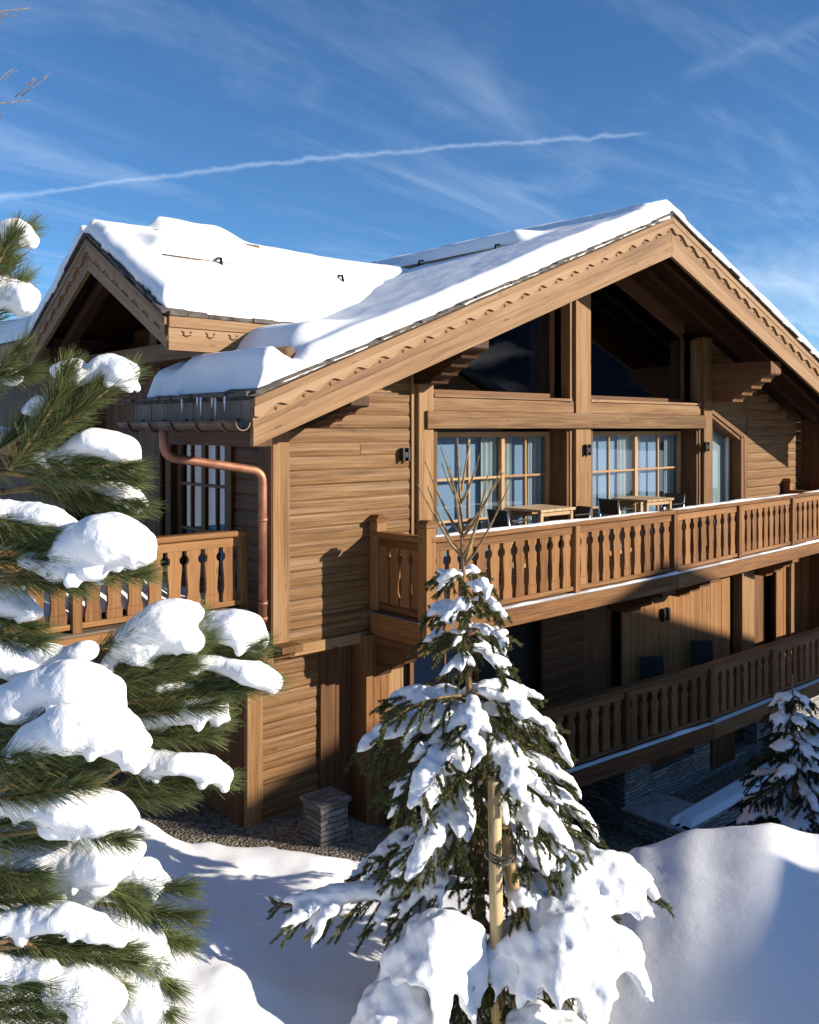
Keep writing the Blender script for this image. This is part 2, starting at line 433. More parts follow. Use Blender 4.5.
def trail(p, width, strength, wob, fade0, fade1, seed):
    a, b, c = [at(u, v, 1.0).normalized() for u, v in p]
    n = (b - a).cross(c - a).normalized(); k = n.dot(a)
    ax = (c - a).normalized()
    nz = t.node('ShaderNodeTexNoise', {'Vector': t.vmath('ADD', dirv, (seed, 0, 0)), 'Scale': 38.0, 'Detail': 6.0, 'Roughness': 0.6}).outputs[0]
    big = t.node('ShaderNodeTexNoise', {'Vector': t.vmath('ADD', dirv, (seed * 2, 3, 0)), 'Scale': 9.0, 'Detail': 2.0}).outputs[0]
    dn = t.vmath('DOT_PRODUCT', dirv, tuple(n), out=1)
    dist = t.math('ABSOLUTE', t.math('ADD', t.math('SUBTRACT', dn, k), t.math('MULTIPLY', t.math('SUBTRACT', nz, 0.5), wob)))
    along = t.math('DIVIDE', t.math('SUBTRACT', t.vmath('DOT_PRODUCT', dirv, tuple(ax), out=1), a.dot(ax)), (c - a).dot(ax))
    wid = t.math('MULTIPLY', t.math('ADD', t.math('MULTIPLY', big, 1.1), 0.45), width)
    m = t.math('SUBTRACT', 1.0, t.math('DIVIDE', dist, wid), clamp=True)
    m = t.math('POWER', m, 1.3)
    m = t.math('MULTIPLY', m, t.mrange(along, fade0 - 0.25, fade0))
    m = t.math('MULTIPLY', m, t.mrange(along, fade1 + 0.06, fade1))
    front = t.math('GREATER_THAN', t.vmath('DOT_PRODUCT', dirv, tuple(at(CX, 200, 1.0).normalized()), out=1), 0.3)
    m = t.math('MULTIPLY', m, front)
    m = t.math('MULTIPLY', m, t.math('ADD', t.math('MULTIPLY', nz, 0.9), 0.45))
    return t.math('MULTIPLY', m, strength)
tr1 = trail([(0, 199), (300, 161), (632, 135)], 0.0040, 0.23, 0.011, -0.5, 0.98, 1.3)
tr2 = trail([(690, 76), (760, 46), (819, 27)], 0.006, 0.06, 0.016, 0.1, 3.0, 5.1)
tr3 = trail([(690, 300), (760, 288), (819, 284)], 0.03, 0.30, 0.02, 0.3, 3.0, 9.4)
allc = t.math('ADD', t.math('ADD', cir, tr1), t.math('ADD', tr2, tr3), clamp=True)
skyb = t.mix(1.0, sky.outputs[0], (0.49, 0.78, 1.02), 'MULTIPLY')
skyc = t.mix(allc, skyb, (6.6, 7.6, 8.8))
bg = t.node('ShaderNodeBackground', {'Color': skyc, 'Strength': 0.090})
t.l.new(bg.outputs[0], t.node('ShaderNodeOutputWorld').inputs[0])

# ------------------------------------------------------------------ ground, yard, snow bank, hills
def gravel_z(x, y):
    return -4.82 - 2.08 * sst((x - 6.0) / 5.2) + 0.03 * fbm((x, y, 0))
g = grid('gravel_yard', M['gravel'], 110, 60, lambda a, b: (-16 + 55 * a, 1 + 24 * b, gravel_z(-16 + 55 * a, 1 + 24 * b) - 2.0 * (1 if (a in (0, 1) or b in (0, 1)) else 0)))
tag(g, kind='structure')
def gfun(a, b):
    r = 4 * math.exp(b * math.log(750)) ; th = 2 * math.pi * a
    x, y = 10 + r * math.cos(th), 8 + r * math.sin(th)
    return (x, y, -8.0 + 0.6 * fbm((x * .03, y * .03, 3)))
g = grid('ground', M['snow'], 96, 40, gfun); tag(g, kind='structure')

CREST = [(-0.9, -3.5), (-0.34, -3.80), (-0.315, -3.83), (-0.24, -4.12), (-0.12, -4.20), (-0.056, -4.30), (0.05, -4.42), (0.17, -4.34), (0.23, -4.26), (0.26, -4.13), (0.327, -4.0), (0.405, -3.90), (0.46, -4.02), (0.62, -4.2), (1.0, -4.3)]
NEAR = [(-0.9, -3.2), (-0.34, -3.75), (-0.22, -3.95), (-0.1, -4.3), (0.02, -4.62), (0.12, -4.62), (0.22, -4.40), (0.4, -4.22), (0.7, -4.0), (1.0, -3.8)]
def bank_z(a, d):
    tt = a / max(d, 2.5)
    dc = 8.75
    zc, zn = lerp_tab(CREST, tt), lerp_tab(NEAR, tt)
    k = (d - 5.8) / (dc - 5.8)
    z = zn + (zc - zn) * (sst(k) if k > 0 else 0.0)
    if d < 5.8: z += 0.16 * (5.8 - d) * (1 if tt < 0.2 else 1.3) * min(1, (5.8 - d))
    p = cw(a, d, 0)
    z += 0.06 * fbm((p.x * .8, p.y * .8, 1.7), 3) + 0.03 * fbm((p.x * 2.6, p.y * 2.6, 4), 5)
    z -= (0.045 * fbm((p.x * .8, p.y * .8, 1.7), 3) + 0.024 * fbm((p.x * 2.6, p.y * 2.6, 4), 5)) * sst((tt - .12) / .1)
    lump = -1 if tt > .15 else fbm((p.x * 4.5, p.y * 4.5, 11), 2); z += .07 * max(0, lump - .42)
    if tt < 0.05 and d < 7.4: z += 0.05 * max(0, fbm((p.x * 2.3, p.y * 2.3, 8), 3)) 
    e = d - dc - 0.12 * fbm((p.x * 1.3, p.y * 1.3, 5), 3)
    if e > 0: z -= 1.1 * e * e / (e + 0.25)
    e2 = abs(a) - 9.5
    if e2 > 0: z -= 0.8 * e2
    return z
def bank(a, b):
    A, D = -13 + 26 * a, -5 + 18 * b
    z = bank_z(A, D) 
    p = cw(A, D, z)
    if b == 0: p.z -= 6
    return p
g = grid('snow_bank', M['ground_snow'], 290, 210, bank); tag(g, kind='structure')

def hill_mat():
    m, t, out = new_mat('forested_hill')
    oc = t.node('ShaderNodeTexCoord').outputs['Object']
    n = t.node('ShaderNodeTexNoise', {'Vector': t.vmath('MULTIPLY', oc, (1, 1, 0.35)), 'Scale': 0.16, 'Detail': 8.0, 'Roughness': 0.75}).outputs[0]
    n2 = t.node('ShaderNodeTexNoise', {'Vector': oc, 'Scale': 0.012, 'Detail': 4.0}).outputs[0]
    c = t.ramp(n, [(0.40, (0.010, 0.016, 0.014)), (0.60, (0.025, 0.032, 0.034)), (0.74, (0.30, 0.32, 0.35))])
    c = t.mix(t.mrange(n2, 0.66, 0.74), c, (0.6, 0.62, 0.65))
    principled(t, out, Base_Color=c, Roughness=0.95)
    return m
def hfun(a, b):
    th = R(172 + 183 * a)          # sweeps round behind the viewpoint
    r = 300 + 500 * b
    h = (0.17 + 0.02 * math.sin(7 * a) + 0.035 * fbm((a * 9, 0, 2), 4)) * r * sst(b * 1.25) * (1 - 0.35 * sst((a - 0.45) / 0.12) * sst((0.85 - a) / 0.12))
    return (r * math.cos(th), r * math.sin(th), -9 + h + 6 * fbm((r * .02, a * 40, 0), 4) * b)
g = grid('hills', hill_mat(), 160, 40, hfun); tag(g, kind='structure')

# ------------------------------------------------------------------ chalet
CH = thing('chalet', (12.4, 11.5, -5.5), 'large snow roofed timber chalet with carved gable and two long balconies', 'chalet')
YW = 9.1
XE, XR, XE2, SL, Z0 = 4.74, 12.35, 20.2, 0.395, 0.29      # eave, ridge, far eave, pitch, eave height of rake top
def rz(x): return Z0 + SL * (x - XE) if x < XR else Z0 + SL * (XR - XE) - SL * (x - XR)
def soff(x): return rz(x) - 0.16

def siding(name, mat, parent, p0, dx, nrm, length, z0, z1, course=0.2, clip=None, bulge=0.013):
    """log-profile boards stacked up a wall; clip(z)->(s0,s1) span along the wall"""
    b = MB(); p0 = V(p0); dx = V(dx); nrm = V(nrm); z = z0; k = 0
    while z < z1 - 0.02:
        h = min(course * random.uniform(0.93, 1.06), z1 - z)
        spans = [(0, length)]
        if clip: spans = clip(z + h)
        for s0, s1 in spans:
            cuts = [s0]; x = s0 + random.uniform(1.2, 3.4)
            while x < s1 - 0.6: cuts.append(x); x += random.uniform(2.2, 3.8)
            cuts.append(s1)
            for a, c in zip(cuts, cuts[1:]):
                if c - a < 0.03: continue
                jit = random.uniform(-0.004, 0.004)
                prof = [(-0.05, 0.0), (0.0, 0.0), (bulge * .72 + jit, h * .12), (bulge + jit, h * .45), (bulge * .8 + jit, h * .8), (0.002, h * .985), (-0.05, h * .985)]
                vs = []
                for s_ in (a, c - 0.003):
                    for o, zz_ in prof: vs.append(p0 + dx * s_ + nrm * o + V((0, 0, z + zz_)))
                n = len(prof); fs = []
                for i in range(n):
                    j = (i + 1) % n; fs.append((i, j, n + j, n + i))
                fs += [tuple(range(n))[::-1], tuple(range(n, 2 * n))]
                if dx.cross(V((0, 0, 1))).dot(nrm) < 0: fs = [f[::-1] for f in fs]
                b.solid(vs, [f[::-1] for f in fs], dx)
        z += h; k += 1
    return b.obj(name, mat, parent)
def planks(name, mat, parent, x0, x1, y, z0, z1, w=0.13, dep=0.03, axis='x', sgn=-1):
    """upright boards side by side; front face at y (or x when axis is y)"""
    b = MB(); x = x0
    while x < x1 - 0.02:
        ww = min(w * random.uniform(0.85, 1.15), x1 - x); j = random.uniform(0, 0.006)
        if axis == 'x': b.box(x, x + ww - 0.004, min(y, y - sgn * dep) - j, max(y, y - sgn * dep) - j, z0, z1, (0, 0, 1))
        else: b.box(min(y, y - sgn * dep) - j, max(y, y - sgn * dep) - j, x, x + ww - 0.004, z0, z1, (0, 0, 1))
        x += ww
    return b.obj(name, mat, parent, 0.004)

# --- walls of the upper floor
def clipA(z):
    s = max(0.0, (z - (Z0 - 0.2)) / SL + XE - 5.9)
    return [(s, 2.2)] if s < 2.15 else []
siding('wall', M['facade'], CH, (5.9, YW, 0), (1, 0, 0), (0, -1, 0), 2.2, -2.66, 1.2, 0.18, clipA)
def clipR(z):
    e = XR + (Z0 + SL * (XR - XE) - 0.2 - z) / SL - 17.45
    return [(0, min(2.2, e))] if e > 0.05 else []
siding('wall', M['facade'], CH, (17.45, YW, 0), (1, 0, 0), (0, -1, 0), 2.2, -2.66, 1.6, 0.18, clipR)
# gable boarding above the right-hand door and behind the soffit
b = MB(); b.prism([(15.9, 0.3), (19.6, 0.3), (19.6, soff(19.6)), (15.9, soff(15.9))][:0] or [(15.93, 0.45), (17.4, -0.12), (17.45, 0.6), (17.45, soff(17.45)), (15.93, soff(15.93))], 1, YW - 0.01, YW + 0.1, (1, 0, 0)); b.obj('wall', M['facade'], CH)
# backing and the solid body of the house
b = MB()
b.prism([(5.93, -2.66), (8.2, -2.66), (8.2, soff(8.2)), (5.93, soff(5.93))], 1, YW + 0.05, YW + 0.2, (1, 0, 0)); b.obj('wall', M['brown'], CH); b = MB()
b.prism([(17.3, -2.66), (19.6, -2.66), (19.6, soff(19.6)), (17.3, soff(17.3))], 1, YW + 0.05, YW + 0.2, (1, 0, 0))
b.obj('wall', M['brown'], CH)
boxobj('wall', M['facade'], CH, 19.45, 19.6, YW, 20, -5.3, 0.25)
b = MB(); b.box(6.0, 19.5, 19.8, 20, -5.3, 0.3); b.prism([(6.0, .3), (19.5, .3), (XR, rz(XR) - .2)], 1, 19.8, 20, (1, 0, 0)); b.obj('wall', M['facade'], CH)
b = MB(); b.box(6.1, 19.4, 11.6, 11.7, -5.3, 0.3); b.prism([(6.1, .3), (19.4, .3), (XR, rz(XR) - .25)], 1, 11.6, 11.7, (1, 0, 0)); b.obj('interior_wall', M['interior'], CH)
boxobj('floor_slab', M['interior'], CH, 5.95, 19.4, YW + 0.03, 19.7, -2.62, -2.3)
# west wall with its window opening
def clipW(z):
    if z > 0.62:
        hw = (2.30 - z) / .549
        return [(max(0.3, 2.37 - hw), 2.37 + hw)]
    if z < -2.05 or z > 0.05: return [(0, 10.9)]
    return [(0, 1.04), (2.57, 10.9)]
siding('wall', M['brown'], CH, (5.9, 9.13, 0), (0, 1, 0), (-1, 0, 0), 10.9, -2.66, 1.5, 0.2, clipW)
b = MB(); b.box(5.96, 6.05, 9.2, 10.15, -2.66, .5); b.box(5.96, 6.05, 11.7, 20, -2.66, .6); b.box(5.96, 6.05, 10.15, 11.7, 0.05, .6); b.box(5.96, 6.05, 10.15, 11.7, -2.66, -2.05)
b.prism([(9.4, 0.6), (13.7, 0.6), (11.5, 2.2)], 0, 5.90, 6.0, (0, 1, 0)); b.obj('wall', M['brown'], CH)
# corner posts and facade columns
boxobj('corner_post', M['facade'], CH, 5.86, 6.10, YW - 0.05, YW + 0.12, -2.7, 0.55)
boxobj('corner_post', M['brown'], CH, 5.84, 5.855, YW - 0.045, YW + 0.25, -2.7, 0.5)  # thin darker board carries the shade of the post's west face
for x0, x1, zt in ((8.10, 8.48, 1.4), (11.56, 12.06, 2.75), (15.52, 15.92, 1.75)):
    o = boxobj('column', M['facade'], CH, x0 + 0.08, x1 - 0.02, YW - 0.10, YW + 0.15, -2.6, zt, (0, 0, 1), 0.01)
    boxobj('column', M['facade'], CH, x0, x0 + 0.077, YW - 0.04, YW + 0.15, -2.6, zt - .05, (0, 0, 1), 0.006)
    boxobj('column', M['facade'], CH, x1 - 0.017, x1 + 0.12, YW - 0.03, YW + 0.6, -2.6, -0.012, (0, 0, 1), 0.006)
# lintel beam and the board over it
boxobj('lintel_beam', M['facade'], CH, 8.30, 15.60, YW - 0.15, YW + 0.5, -0.01, 0.24, None, 0.012)
boxobj('lintel_beam', M['facade'], CH, 8.47, 11.62, YW - 0.07, YW + 0.5, 0.243, 0.43)
boxobj('lintel_beam', M['facade'], CH, 12.02, 15.52, YW - 0.07, YW + 0.5, 0.243, 0.43)
boxobj('window_sill', M['fascia'], CH, 8.48, 11.55, YW - 0.1, YW + 0.3, 0.433, 0.475)
boxobj('window_sill', M['fascia'], CH, 12.05, 15.50, YW - 0.1, YW + 0.3, 0.433, 0.475)

# --- windows: frame with bars, a pane, a sheet of painted sky reflection, and curtains
def sash(mb, x0, x1, y, z0, z1, cols, rows, st=0.075, bar=0.035, dep=0.07):
    mb.box(x0, x0 + st, y, y + dep, z0, z1, (0, 0, 1)); mb.box(x1 - st, x1, y, y + dep, z0, z1, (0, 0, 1))
    mb.box(x0 + st, x1 - st, y, y + dep, z1 - st, z1, (1, 0, 0)); mb.box(x0 + st, x1 - st, y, y + dep, z0, z0 + st, (1, 0, 0))
    for xc in cols: mb.box(xc - bar / 2, xc + bar / 2, y + 0.008, y + dep - 0.01, z0 + st, z1 - st, (0, 0, 1))
    for zc in rows: mb.box(x0 + st, x1 - st, y + 0.011, y + dep - 0.013, zc - bar / 2, zc + bar / 2, (1, 0, 0))
def wavy(name, mat, parent, x0, x1, y, z0, z1, amp=0.035, wl=0.16):
    n = max(8, int((x1 - x0) / 0.02))
    ph = random.random() * 6
    return grid(name, mat, n, 6, lambda a, b_: (x0 + (x1 - x0) * a, y + amp * math.sin(ph + (x0 + (x1 - x0) * a) / wl * 6.28 + .5 * math.sin(7 * a)) * (0.7 + .3 * b_), z0 + (z1 - z0) * b_), parent)
def bay(xs, y, z0, z1, leaves):
    for (x0, x1, cols, dy) in leaves:
        mb = MB(); sash(mb, x0, x1, y + dy, z0, z1, cols, (-0.76, -1.38))
        fr = mb.obj('window', M['frame'], CH, 0.004)
        p = MB(); p.box(x0 + 0.05, x1 - 0.05, y + dy + 0.032, y + dy + 0.038, z0 + 0.04, z1 - 0.04); p.obj('pane', M['glass'], fr)
        q = MB(); q.box(x0 + 0.02, x1 + 0.06, y + dy + 0.19, y + dy + 0.20, z0, z1); q.obj('sky_sheet', M['sky_sheet'], fr)  # sheet behind the pane, coloured like the sky the glass reflects
        wavy('curtain', M['curtain'], fr, x1 - 0.42, x1 + 0.02, y + dy + 0.13, z0, z1 - .03, .022, .11)
        wavy('curtain', M['curtain'], fr, x0 + 0.04, x0 + 0.40, y + dy + 0.13, z0, z1 - .03, .022, .11)
bay((8.5, 11.45), 9.36, -2.25, -0.06, [(8.6, 10.32, (9.54,), 0.0), (10.28, 11.50, (10.91,), 0.07)])
bay((12.05, 15.4), 9.34, -2.25, -0.06, [(12.12, 13.88, (13.03,), 0.0), (13.84, 15.46, (14.68,), 0.07)])
boxobj('jamb', M['brown'], CH, 11.50, 11.57, YW - 0.02, 9.52, -2.3, -0.015, (0, 0, 1))
boxobj('jamb', M['brown'], CH, 15.46, 15.53, YW - 0.02, 9.50, -2.3, -0.015, (0, 0, 1))
# gable glass
for x0, x1 in ((8.55, 11.5), (12.1, 15.45)):
    y = 9.33
    def zt(x): return soff(x) - 0.10
    mb = MB()
    mb.prism([(x0, .475), (x1, .475), (x1, .56), (x0, .56)], 1, y, y + .09, (1, 0, 0))
    for xa in (x0, x1 - 0.09):
        mb.prism([(xa, .56), (xa + .09, .56), (xa + .09, zt(xa + .09)), (xa, zt(xa))], 1, y, y + .09, (0, 0, 1))
    xm = [x0, x1] if not (x0 < XR < x1) else [x0, XR, x1]
    for a, c in zip(xm, xm[1:]):
        mb.prism([(a, zt(a) - .1), (c, zt(c) - .1), (c, zt(c) + .25), (a, zt(a) + .25)], 1, y, y + .088, (1, 0, SL if c <= XR else -SL))
    fr = mb.obj('window', M['brown'], CH, 0.004)
    p = MB(); pts = [(x0 + .04, .52), (x1 - .04, .52), (x1 - .04, zt(x1 - .04))] + ([(XR, zt(XR))] if x0 < XR < x1 else []) + [(x0 + .04, zt(x0 + .04))]
    p.prism(pts, 1, y + .04, y + .046, (1, 0, 0)); p.obj('pane', M['dark_glass'], fr)
boxobj('jamb', M['brown'], CH, 11.0, 11.5, 9.43, 9.7, 0.5, 2.8, (0, 0, 1))
# bright trim under the left soffit
b = MB(); b.beam((8.5, YW - .02, soff(8.5) - .1), (11.56, YW - .02, soff(11.56) - .1), 0.1, 0.14); b.obj('soffit_trim', M['fascia'], CH)
# trapezoid door on the right
mb = MB(); y = YW - 0.03
outer = [(15.95, -2.3), (15.95, 0.42), (17.4, -0.16), (17.4, -2.3)]
mb.prism([(15.95, -2.3), (16.03, -2.3), (16.03, 0.40), (15.95, 0.43)], 1, y, y + .12, (0, 0, 1))
mb.prism([(17.3, -2.3), (17.42, -2.3), (17.42, -0.17), (17.3, -0.12)], 1, y, y + .12, (0, 0, 1))
mb.prism([(16.03, 0.29), (17.3, -0.23), (17.3, -0.12), (16.03, 0.40)], 1, y, y + .12, (1, 0, -0.41))
dr = mb.obj('door', M['facade'], CH, 0.005)
mb = MB(); mb.box(17.18, 17.29, YW - .02, YW + .30, -2.3, -.19, (0, 0, 1)); mb.prism([(16.03, .22), (17.2, -.26), (17.2, -.19), (16.03, .29)], 1, YW, YW + .30, (1, 0, 0)); mb.obj('door_jamb', M['brown'], dr)
mb = MB(); mb.prism([(16.0, -2.3), (17.2, -2.3), (17.2, -.2), (16.0, .3)], 1, YW + .24, YW + .246, (0, 0, 1)); mb.obj('pane', M['glass'], dr)
mb = MB(); mb.prism([(15.9, -2.3), (17.3, -2.3), (17.3, -.2), (15.9, .3)], 1, YW + .32, YW + .33, (0, 0, 1)); mb.obj('door_sky_sheet', M['curtain'], dr)  # pale sheet standing for sky reflected in the door pane
mb = MB(); mb.prism([(17.04, -2.3), (17.10, -2.3), (17.10, -.17), (17.04, -.14)], 1, YW + .20, YW + .25, (0, 0, 1)); mb.obj('door_stile', M['curtain'], dr)
# side window on the west wall (faces -X)
mb = MB(); X = 5.94
for y0, y1 in ((10.17, 10.27), (10.86, 10.96), (11.56, 11.66)): mb.box(X, X + .08, y0, y1, -2.05, 0.02, (0, 0, 1))
for y0, y1 in ((10.27, 10.86), (10.96, 11.56)):
    for z0, z1 in ((-2.05, -1.95), (-0.08, 0.02), (-0.80, -0.76), (-1.42, -1.38)): mb.box(X, X + .07, y0, y1, z0, z1, (0, 1, 0))
    mb.box(X + .004, X + .06, (y0 + y1) / 2 - .018, (y0 + y1) / 2 + .018, -1.95, -.08, (0, 0, 1))
fr = mb.obj('window', M['brown'], CH, 0.004)
mb = MB(); mb.box(X + .03, X + .036, 10.2, 11.62, -2.0, 0); mb.obj('pane', M['glass'], fr)
mb = MB(); mb.box(X + .3, X + .31, 10.75, 11.2, -2.05, .0); mb.obj('sky_sheet', M['sky_sheet'], fr)
# wide casing boards round the side window and a dark doorway beyond it
b = MB(); b.box(5.84, 5.875, 10.0, 10.16, -2.1, .1, (0, 0, 1)); b.box(5.84, 5.875, 11.67, 11.83, -2.1, .1, (0, 0, 1)); b.box(5.838, 5.873, 10.0, 11.83, .103, .24, (0, 1, 0)); b.obj('window_casing', M['brown'], CH, .004)
planks('wall_cladding', M['brown'], CH, 11.9, 13.8, 5.80, -2.1, 1.2, 0.14, 0.04, 'y', -1)
boxobj('tie_beam', M['brown'], CH, 5.2, 5.75, 9.6, 13.3, 0.86, 1.08)
boxobj('post', M['brown'], CH, 5.5, 5.72, 11.4, 11.62, 1.08, 2.2)
boxobj('post', M['brown'], CH, 5.5, 5.75, 9.75, 9.95, -0.1, 0.86, (0, 0, 1))

# --- wall lamps
for x in (7.96, 11.90, 15.62):
    y = YW - 0.03 if x < 8 else YW - 0.102
    mb = MB(); mb.box(x - .065, x - .03, y - .07, y - .0, -.45, -.27); mb.box(x + .03, x + .065, y - .07, y - .0, -.45, -.27); mb.box(x - .03, x + .03, y - .07, y - .0, -.40, -.33)
    mb.obj('wall_lamp', M['black'], CH, 0.004)

# --- roof: shingle slab, soffit boards, rafters, purlins
RY0, RY1 = 7.70, 18.6
SX0 = lambda y: XE
def slab(b, x0, x1, y0, y1, dz0, dz1):
    b.prism([(x0, rz(x0) + dz0), (x1, rz(x1) + dz0), (x1, rz(x1) + dz1), (x0, rz(x0) + dz1)], 1, y0, y1, (0, 1, 0))
b = MB()
slab(b, XE + .02, XR - .001, RY0 + .05, 10.4, -.02, .05); slab(b, 6.1, XR - .001, 10.401, 13.6, -.02, .05); slab(b, 6.1, XR - .001, 13.601, RY1, -.02, .05)
slab(b, XR + .001, XE2, RY0 + .05, RY1, -.02, .05)
roof = b.obj('roof', M['shingle'], CH)
# ragged shingle edge along the two rakes and the eave
b = MB()
for x0, x1, sgn in ((XE, XR, 1), (XR, XE2, -1)):
    x = x0
    while x < x1 - .1:
        l = random.uniform(.22, .42); y = RY0 - random.uniform(.035, .085); xx = min(x1, x + l); lift = random.uniform(.0, .035)
        za, zb = rz(x) + .052, rz(xx) + .052
        if sgn > 0: za += lift * .2; zb += lift
        else: za += lift; zb += lift * .2
        b.prism([(x, za), (xx + .06, zb), (xx + .06, zb + .028), (x, za + .028)], 1, y, RY0 + .6, (1, 0, 0)); x = xx
y = RY0
while y < 10.4:
    l = random.uniform(.14, .3); b.box(XE - random.uniform(.04, .1), XE + .5, y, y + l - .012, rz(XE) + .03, rz(XE) + .062 + random.uniform(0, .02)); y += l
b.obj('shingle_edge', M['shingle'], roof)
b = MB()
for y0, y1, xs in ((RY0 + .07, 10.35, XE + .06), (10.352, RY1, 6.15)):
    y = y0
    while y < min(y1, 11.6):
        ww = min(.16, y1 - y); slab(b, xs, XR - .002, y, y + ww - .008, -.055, -.022); y += .16
y = RY0 + .07
while y < 11.6: slab(b, XR + .002, XE2 - .04, y, y + .152, -.055, -.022); y += .16
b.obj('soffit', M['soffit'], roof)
for y in (7.86, 8.28, 8.72):
    for s in (0, 1):
        b = MB()
        x0, x1 = (XE + .25, XR) if s == 0 else (XR, XE2 - .25)
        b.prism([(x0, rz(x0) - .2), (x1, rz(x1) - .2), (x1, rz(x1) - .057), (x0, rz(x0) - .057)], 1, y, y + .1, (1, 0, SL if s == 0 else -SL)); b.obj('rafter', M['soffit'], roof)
# carved purlin ends
def purlin(x0, x1, ztop, zh, y_end, name='purlin', mat='soffit', steps=3, y_in=None):
    yi = YW + .1 if y_in is None else y_in
    prof = [(yi, ztop), (y_end, ztop)]
    L = min(.75, (yi - y_end) * .62); h = zh
    prof += [(y_end, ztop - h * .30), (y_end + .03, ztop - h * .34)]
    n = steps
    for k in range(n):
        ya, yb = y_end + .03 + L * k / n, y_end + .03 + L * (k + 1) / n
        za = ztop - h * (.34 + .66 * k / n); zb = ztop - h * (.34 + .66 * (k + 1) / n)
        for q in range(1, 5):
            a_ = q / 4 * math.pi / 2
            prof.append((ya + (yb - ya) * math.sin(a_) * .9, za - (za - zb) * (1 - math.cos(a_))))
        prof.append((yb, zb))
    prof.append((yi, ztop - h))
    m = MB(); m.prism(prof, 0, x0, x1, (0, 1, 0)); return m.obj(name, M[mat], CH, .006)
purlin(6.12, 6.38, .36, .36, 7.86)
purlin(8.14, 8.46, 1.22, .62, 7.95, steps=4)
purlin(15.9, 16.3, 1.24, .74, 7.82, steps=4, mat='brown')
purlin(12.2, 12.5, 2.98, .3, 7.95)
# rake boards with carved band
def rake(x0, x1, zb0, zb1, y, top, nm='rake_board', axis=1, par=None, per=.335):
    par = par or roof
    z0, z1 = top(x0), top(x1)
    sl = (z1 - z0) / (x1 - x0)
    def P(b, poly, lo, hi):
        if axis == 1: b.prism(poly, 1, lo, hi, (1, 0, sl))
        else: b.prism(poly, 0, lo, hi, (0, 1, sl))
    b = MB(); P(b, [(x0, zb0), (x1, zb1), (x1, z1), (x0, z0)], y, y + .05)
    rb = b.obj(nm, M['fascia'], par, .005)
    b = MB(); P(b, [(x0, z0 - .075), (x1, z1 - .075), (x1, z1 + .012), (x0, z0 + .012)], y - .044, y - .001)
    b.obj('edge_strip', M['fascia'], rb, .004)
    # upper carved board: its lower edge is cut into hooks
    h = .27; L = x1 - x0; n = int(abs(L) / per); vs = []; fs = []
    b = MB(); M_ = 12
    def low(s):
        f = (s * n) % 1.0
        if f < .5: return .17 + .035 * math.sin(f / .5 * math.pi)
        return .17 - .028 * math.sin((f - .5) / .5 * math.pi) ** .7
    N = n * M_
    pts = []
    for i in range(N + 1):
        s = i / N; x = x0 + L * s
        pts.append((x, top(x) - .077, top(x) - low(s)))
    def Q(x, yy, z): return (x, yy, z) if axis == 1 else (yy, x, z)
    for i in range(N + 1):
        x, za, zb = pts[i]
        vs += [Q(x, y - .034, za), Q(x, y - .034, zb), Q(x, y, zb)]
    for i in range(N):
        a_ = i * 3; c = a_ + 3
        f1, f2 = (a_, a_ + 1, c + 1, c), (a_ + 1, a_ + 2, c + 2, c + 1)
        if (axis == 1) == (L < 0): f1, f2 = f1[::-1], f2[::-1]
        fs += [f1, f2]
    b.solid(vs, fs, (1, 0, sl) if axis == 1 else (0, 1, sl))
    # pegs in brown, standing for the shade in the gouge under every hook
    b.m = 1
    for k in range(n):
        x = x0 + L * (k + .80) / n; z = top(x) - .196
        b.ellipsoid(Q(x, y - .002, z), (.022, .012, .02) if axis == 1 else (.012, .022, .02), 8, 5)
    b.obj('carved_band', [M['fascia'], M['brown']], rb)
    # lower board standing slightly proud
    b = MB(); P(b, [(x0, zb0 - .004), (x1, zb1 - .004), (x1, zb1 + (z1 - zb1) * .40), (x0, zb0 + (z0 - zb0) * .40)], y - .012, y - .001)
    b.obj('lower_board', M['fascia'], rb, .004)
rake(XE, XR - .002, -.185, 2.70, RY0 - .01, rz)
rake(XR + .002, XE2, 2.70, -.30, RY0 - .01, rz)
# eave fascia (west) with snow-stained grey boards, copper gutter and brackets
planks('eave_fascia', M['grey_board'], roof, RY0 + .03, 10.4, XE - .0, .06, .285, .2, .035, 'y', -1)
boxobj('eave_beam', M['brown'], roof, XE + .06, XE + .26, RY0 + .03, 10.0, -.19, -.03)
b = MB(); n = 9
for i in range(n):
    a0, a1 = math.pi + math.pi * i / n, math.pi + math.pi * (i + 1) / n
    cxx, czz, r0, r1 = XE - .115, .055, .085, .074
    poly = [(cxx + r0 * math.cos(a0), czz + r0 * math.sin(a0)), (cxx + r0 * math.cos(a1), czz + r0 * math.sin(a1)), (cxx + r1 * math.cos(a1), czz + r1 * math.sin(a1)), (cxx + r1 * math.cos(a0), czz + r1 * math.sin(a0))]
    b.prism(poly, 1, RY0 - .02, 10.45, (0, 1, 0))
b.tube([(XE - .2, RY0 - .02, .06), (XE - .2, 10.45, .06)], .013, 6)
gut = b.obj('gutter', M['old_copper'], CH)
y = RY0 + .25
while y < 10.4:
    b = MB(); b.tube([(XE - .2 + .0, y, .075)] + [(XE - .115 + .097 * math.cos(a), y, .055 + .097 * math.sin(a)) for a in [math.pi + math.pi * k / 8 for k in range(9)]] + [(XE - .01, y, .1)], .013, 6)
    b.obj('gutter_bracket', M['old_copper'], gut); y += .55
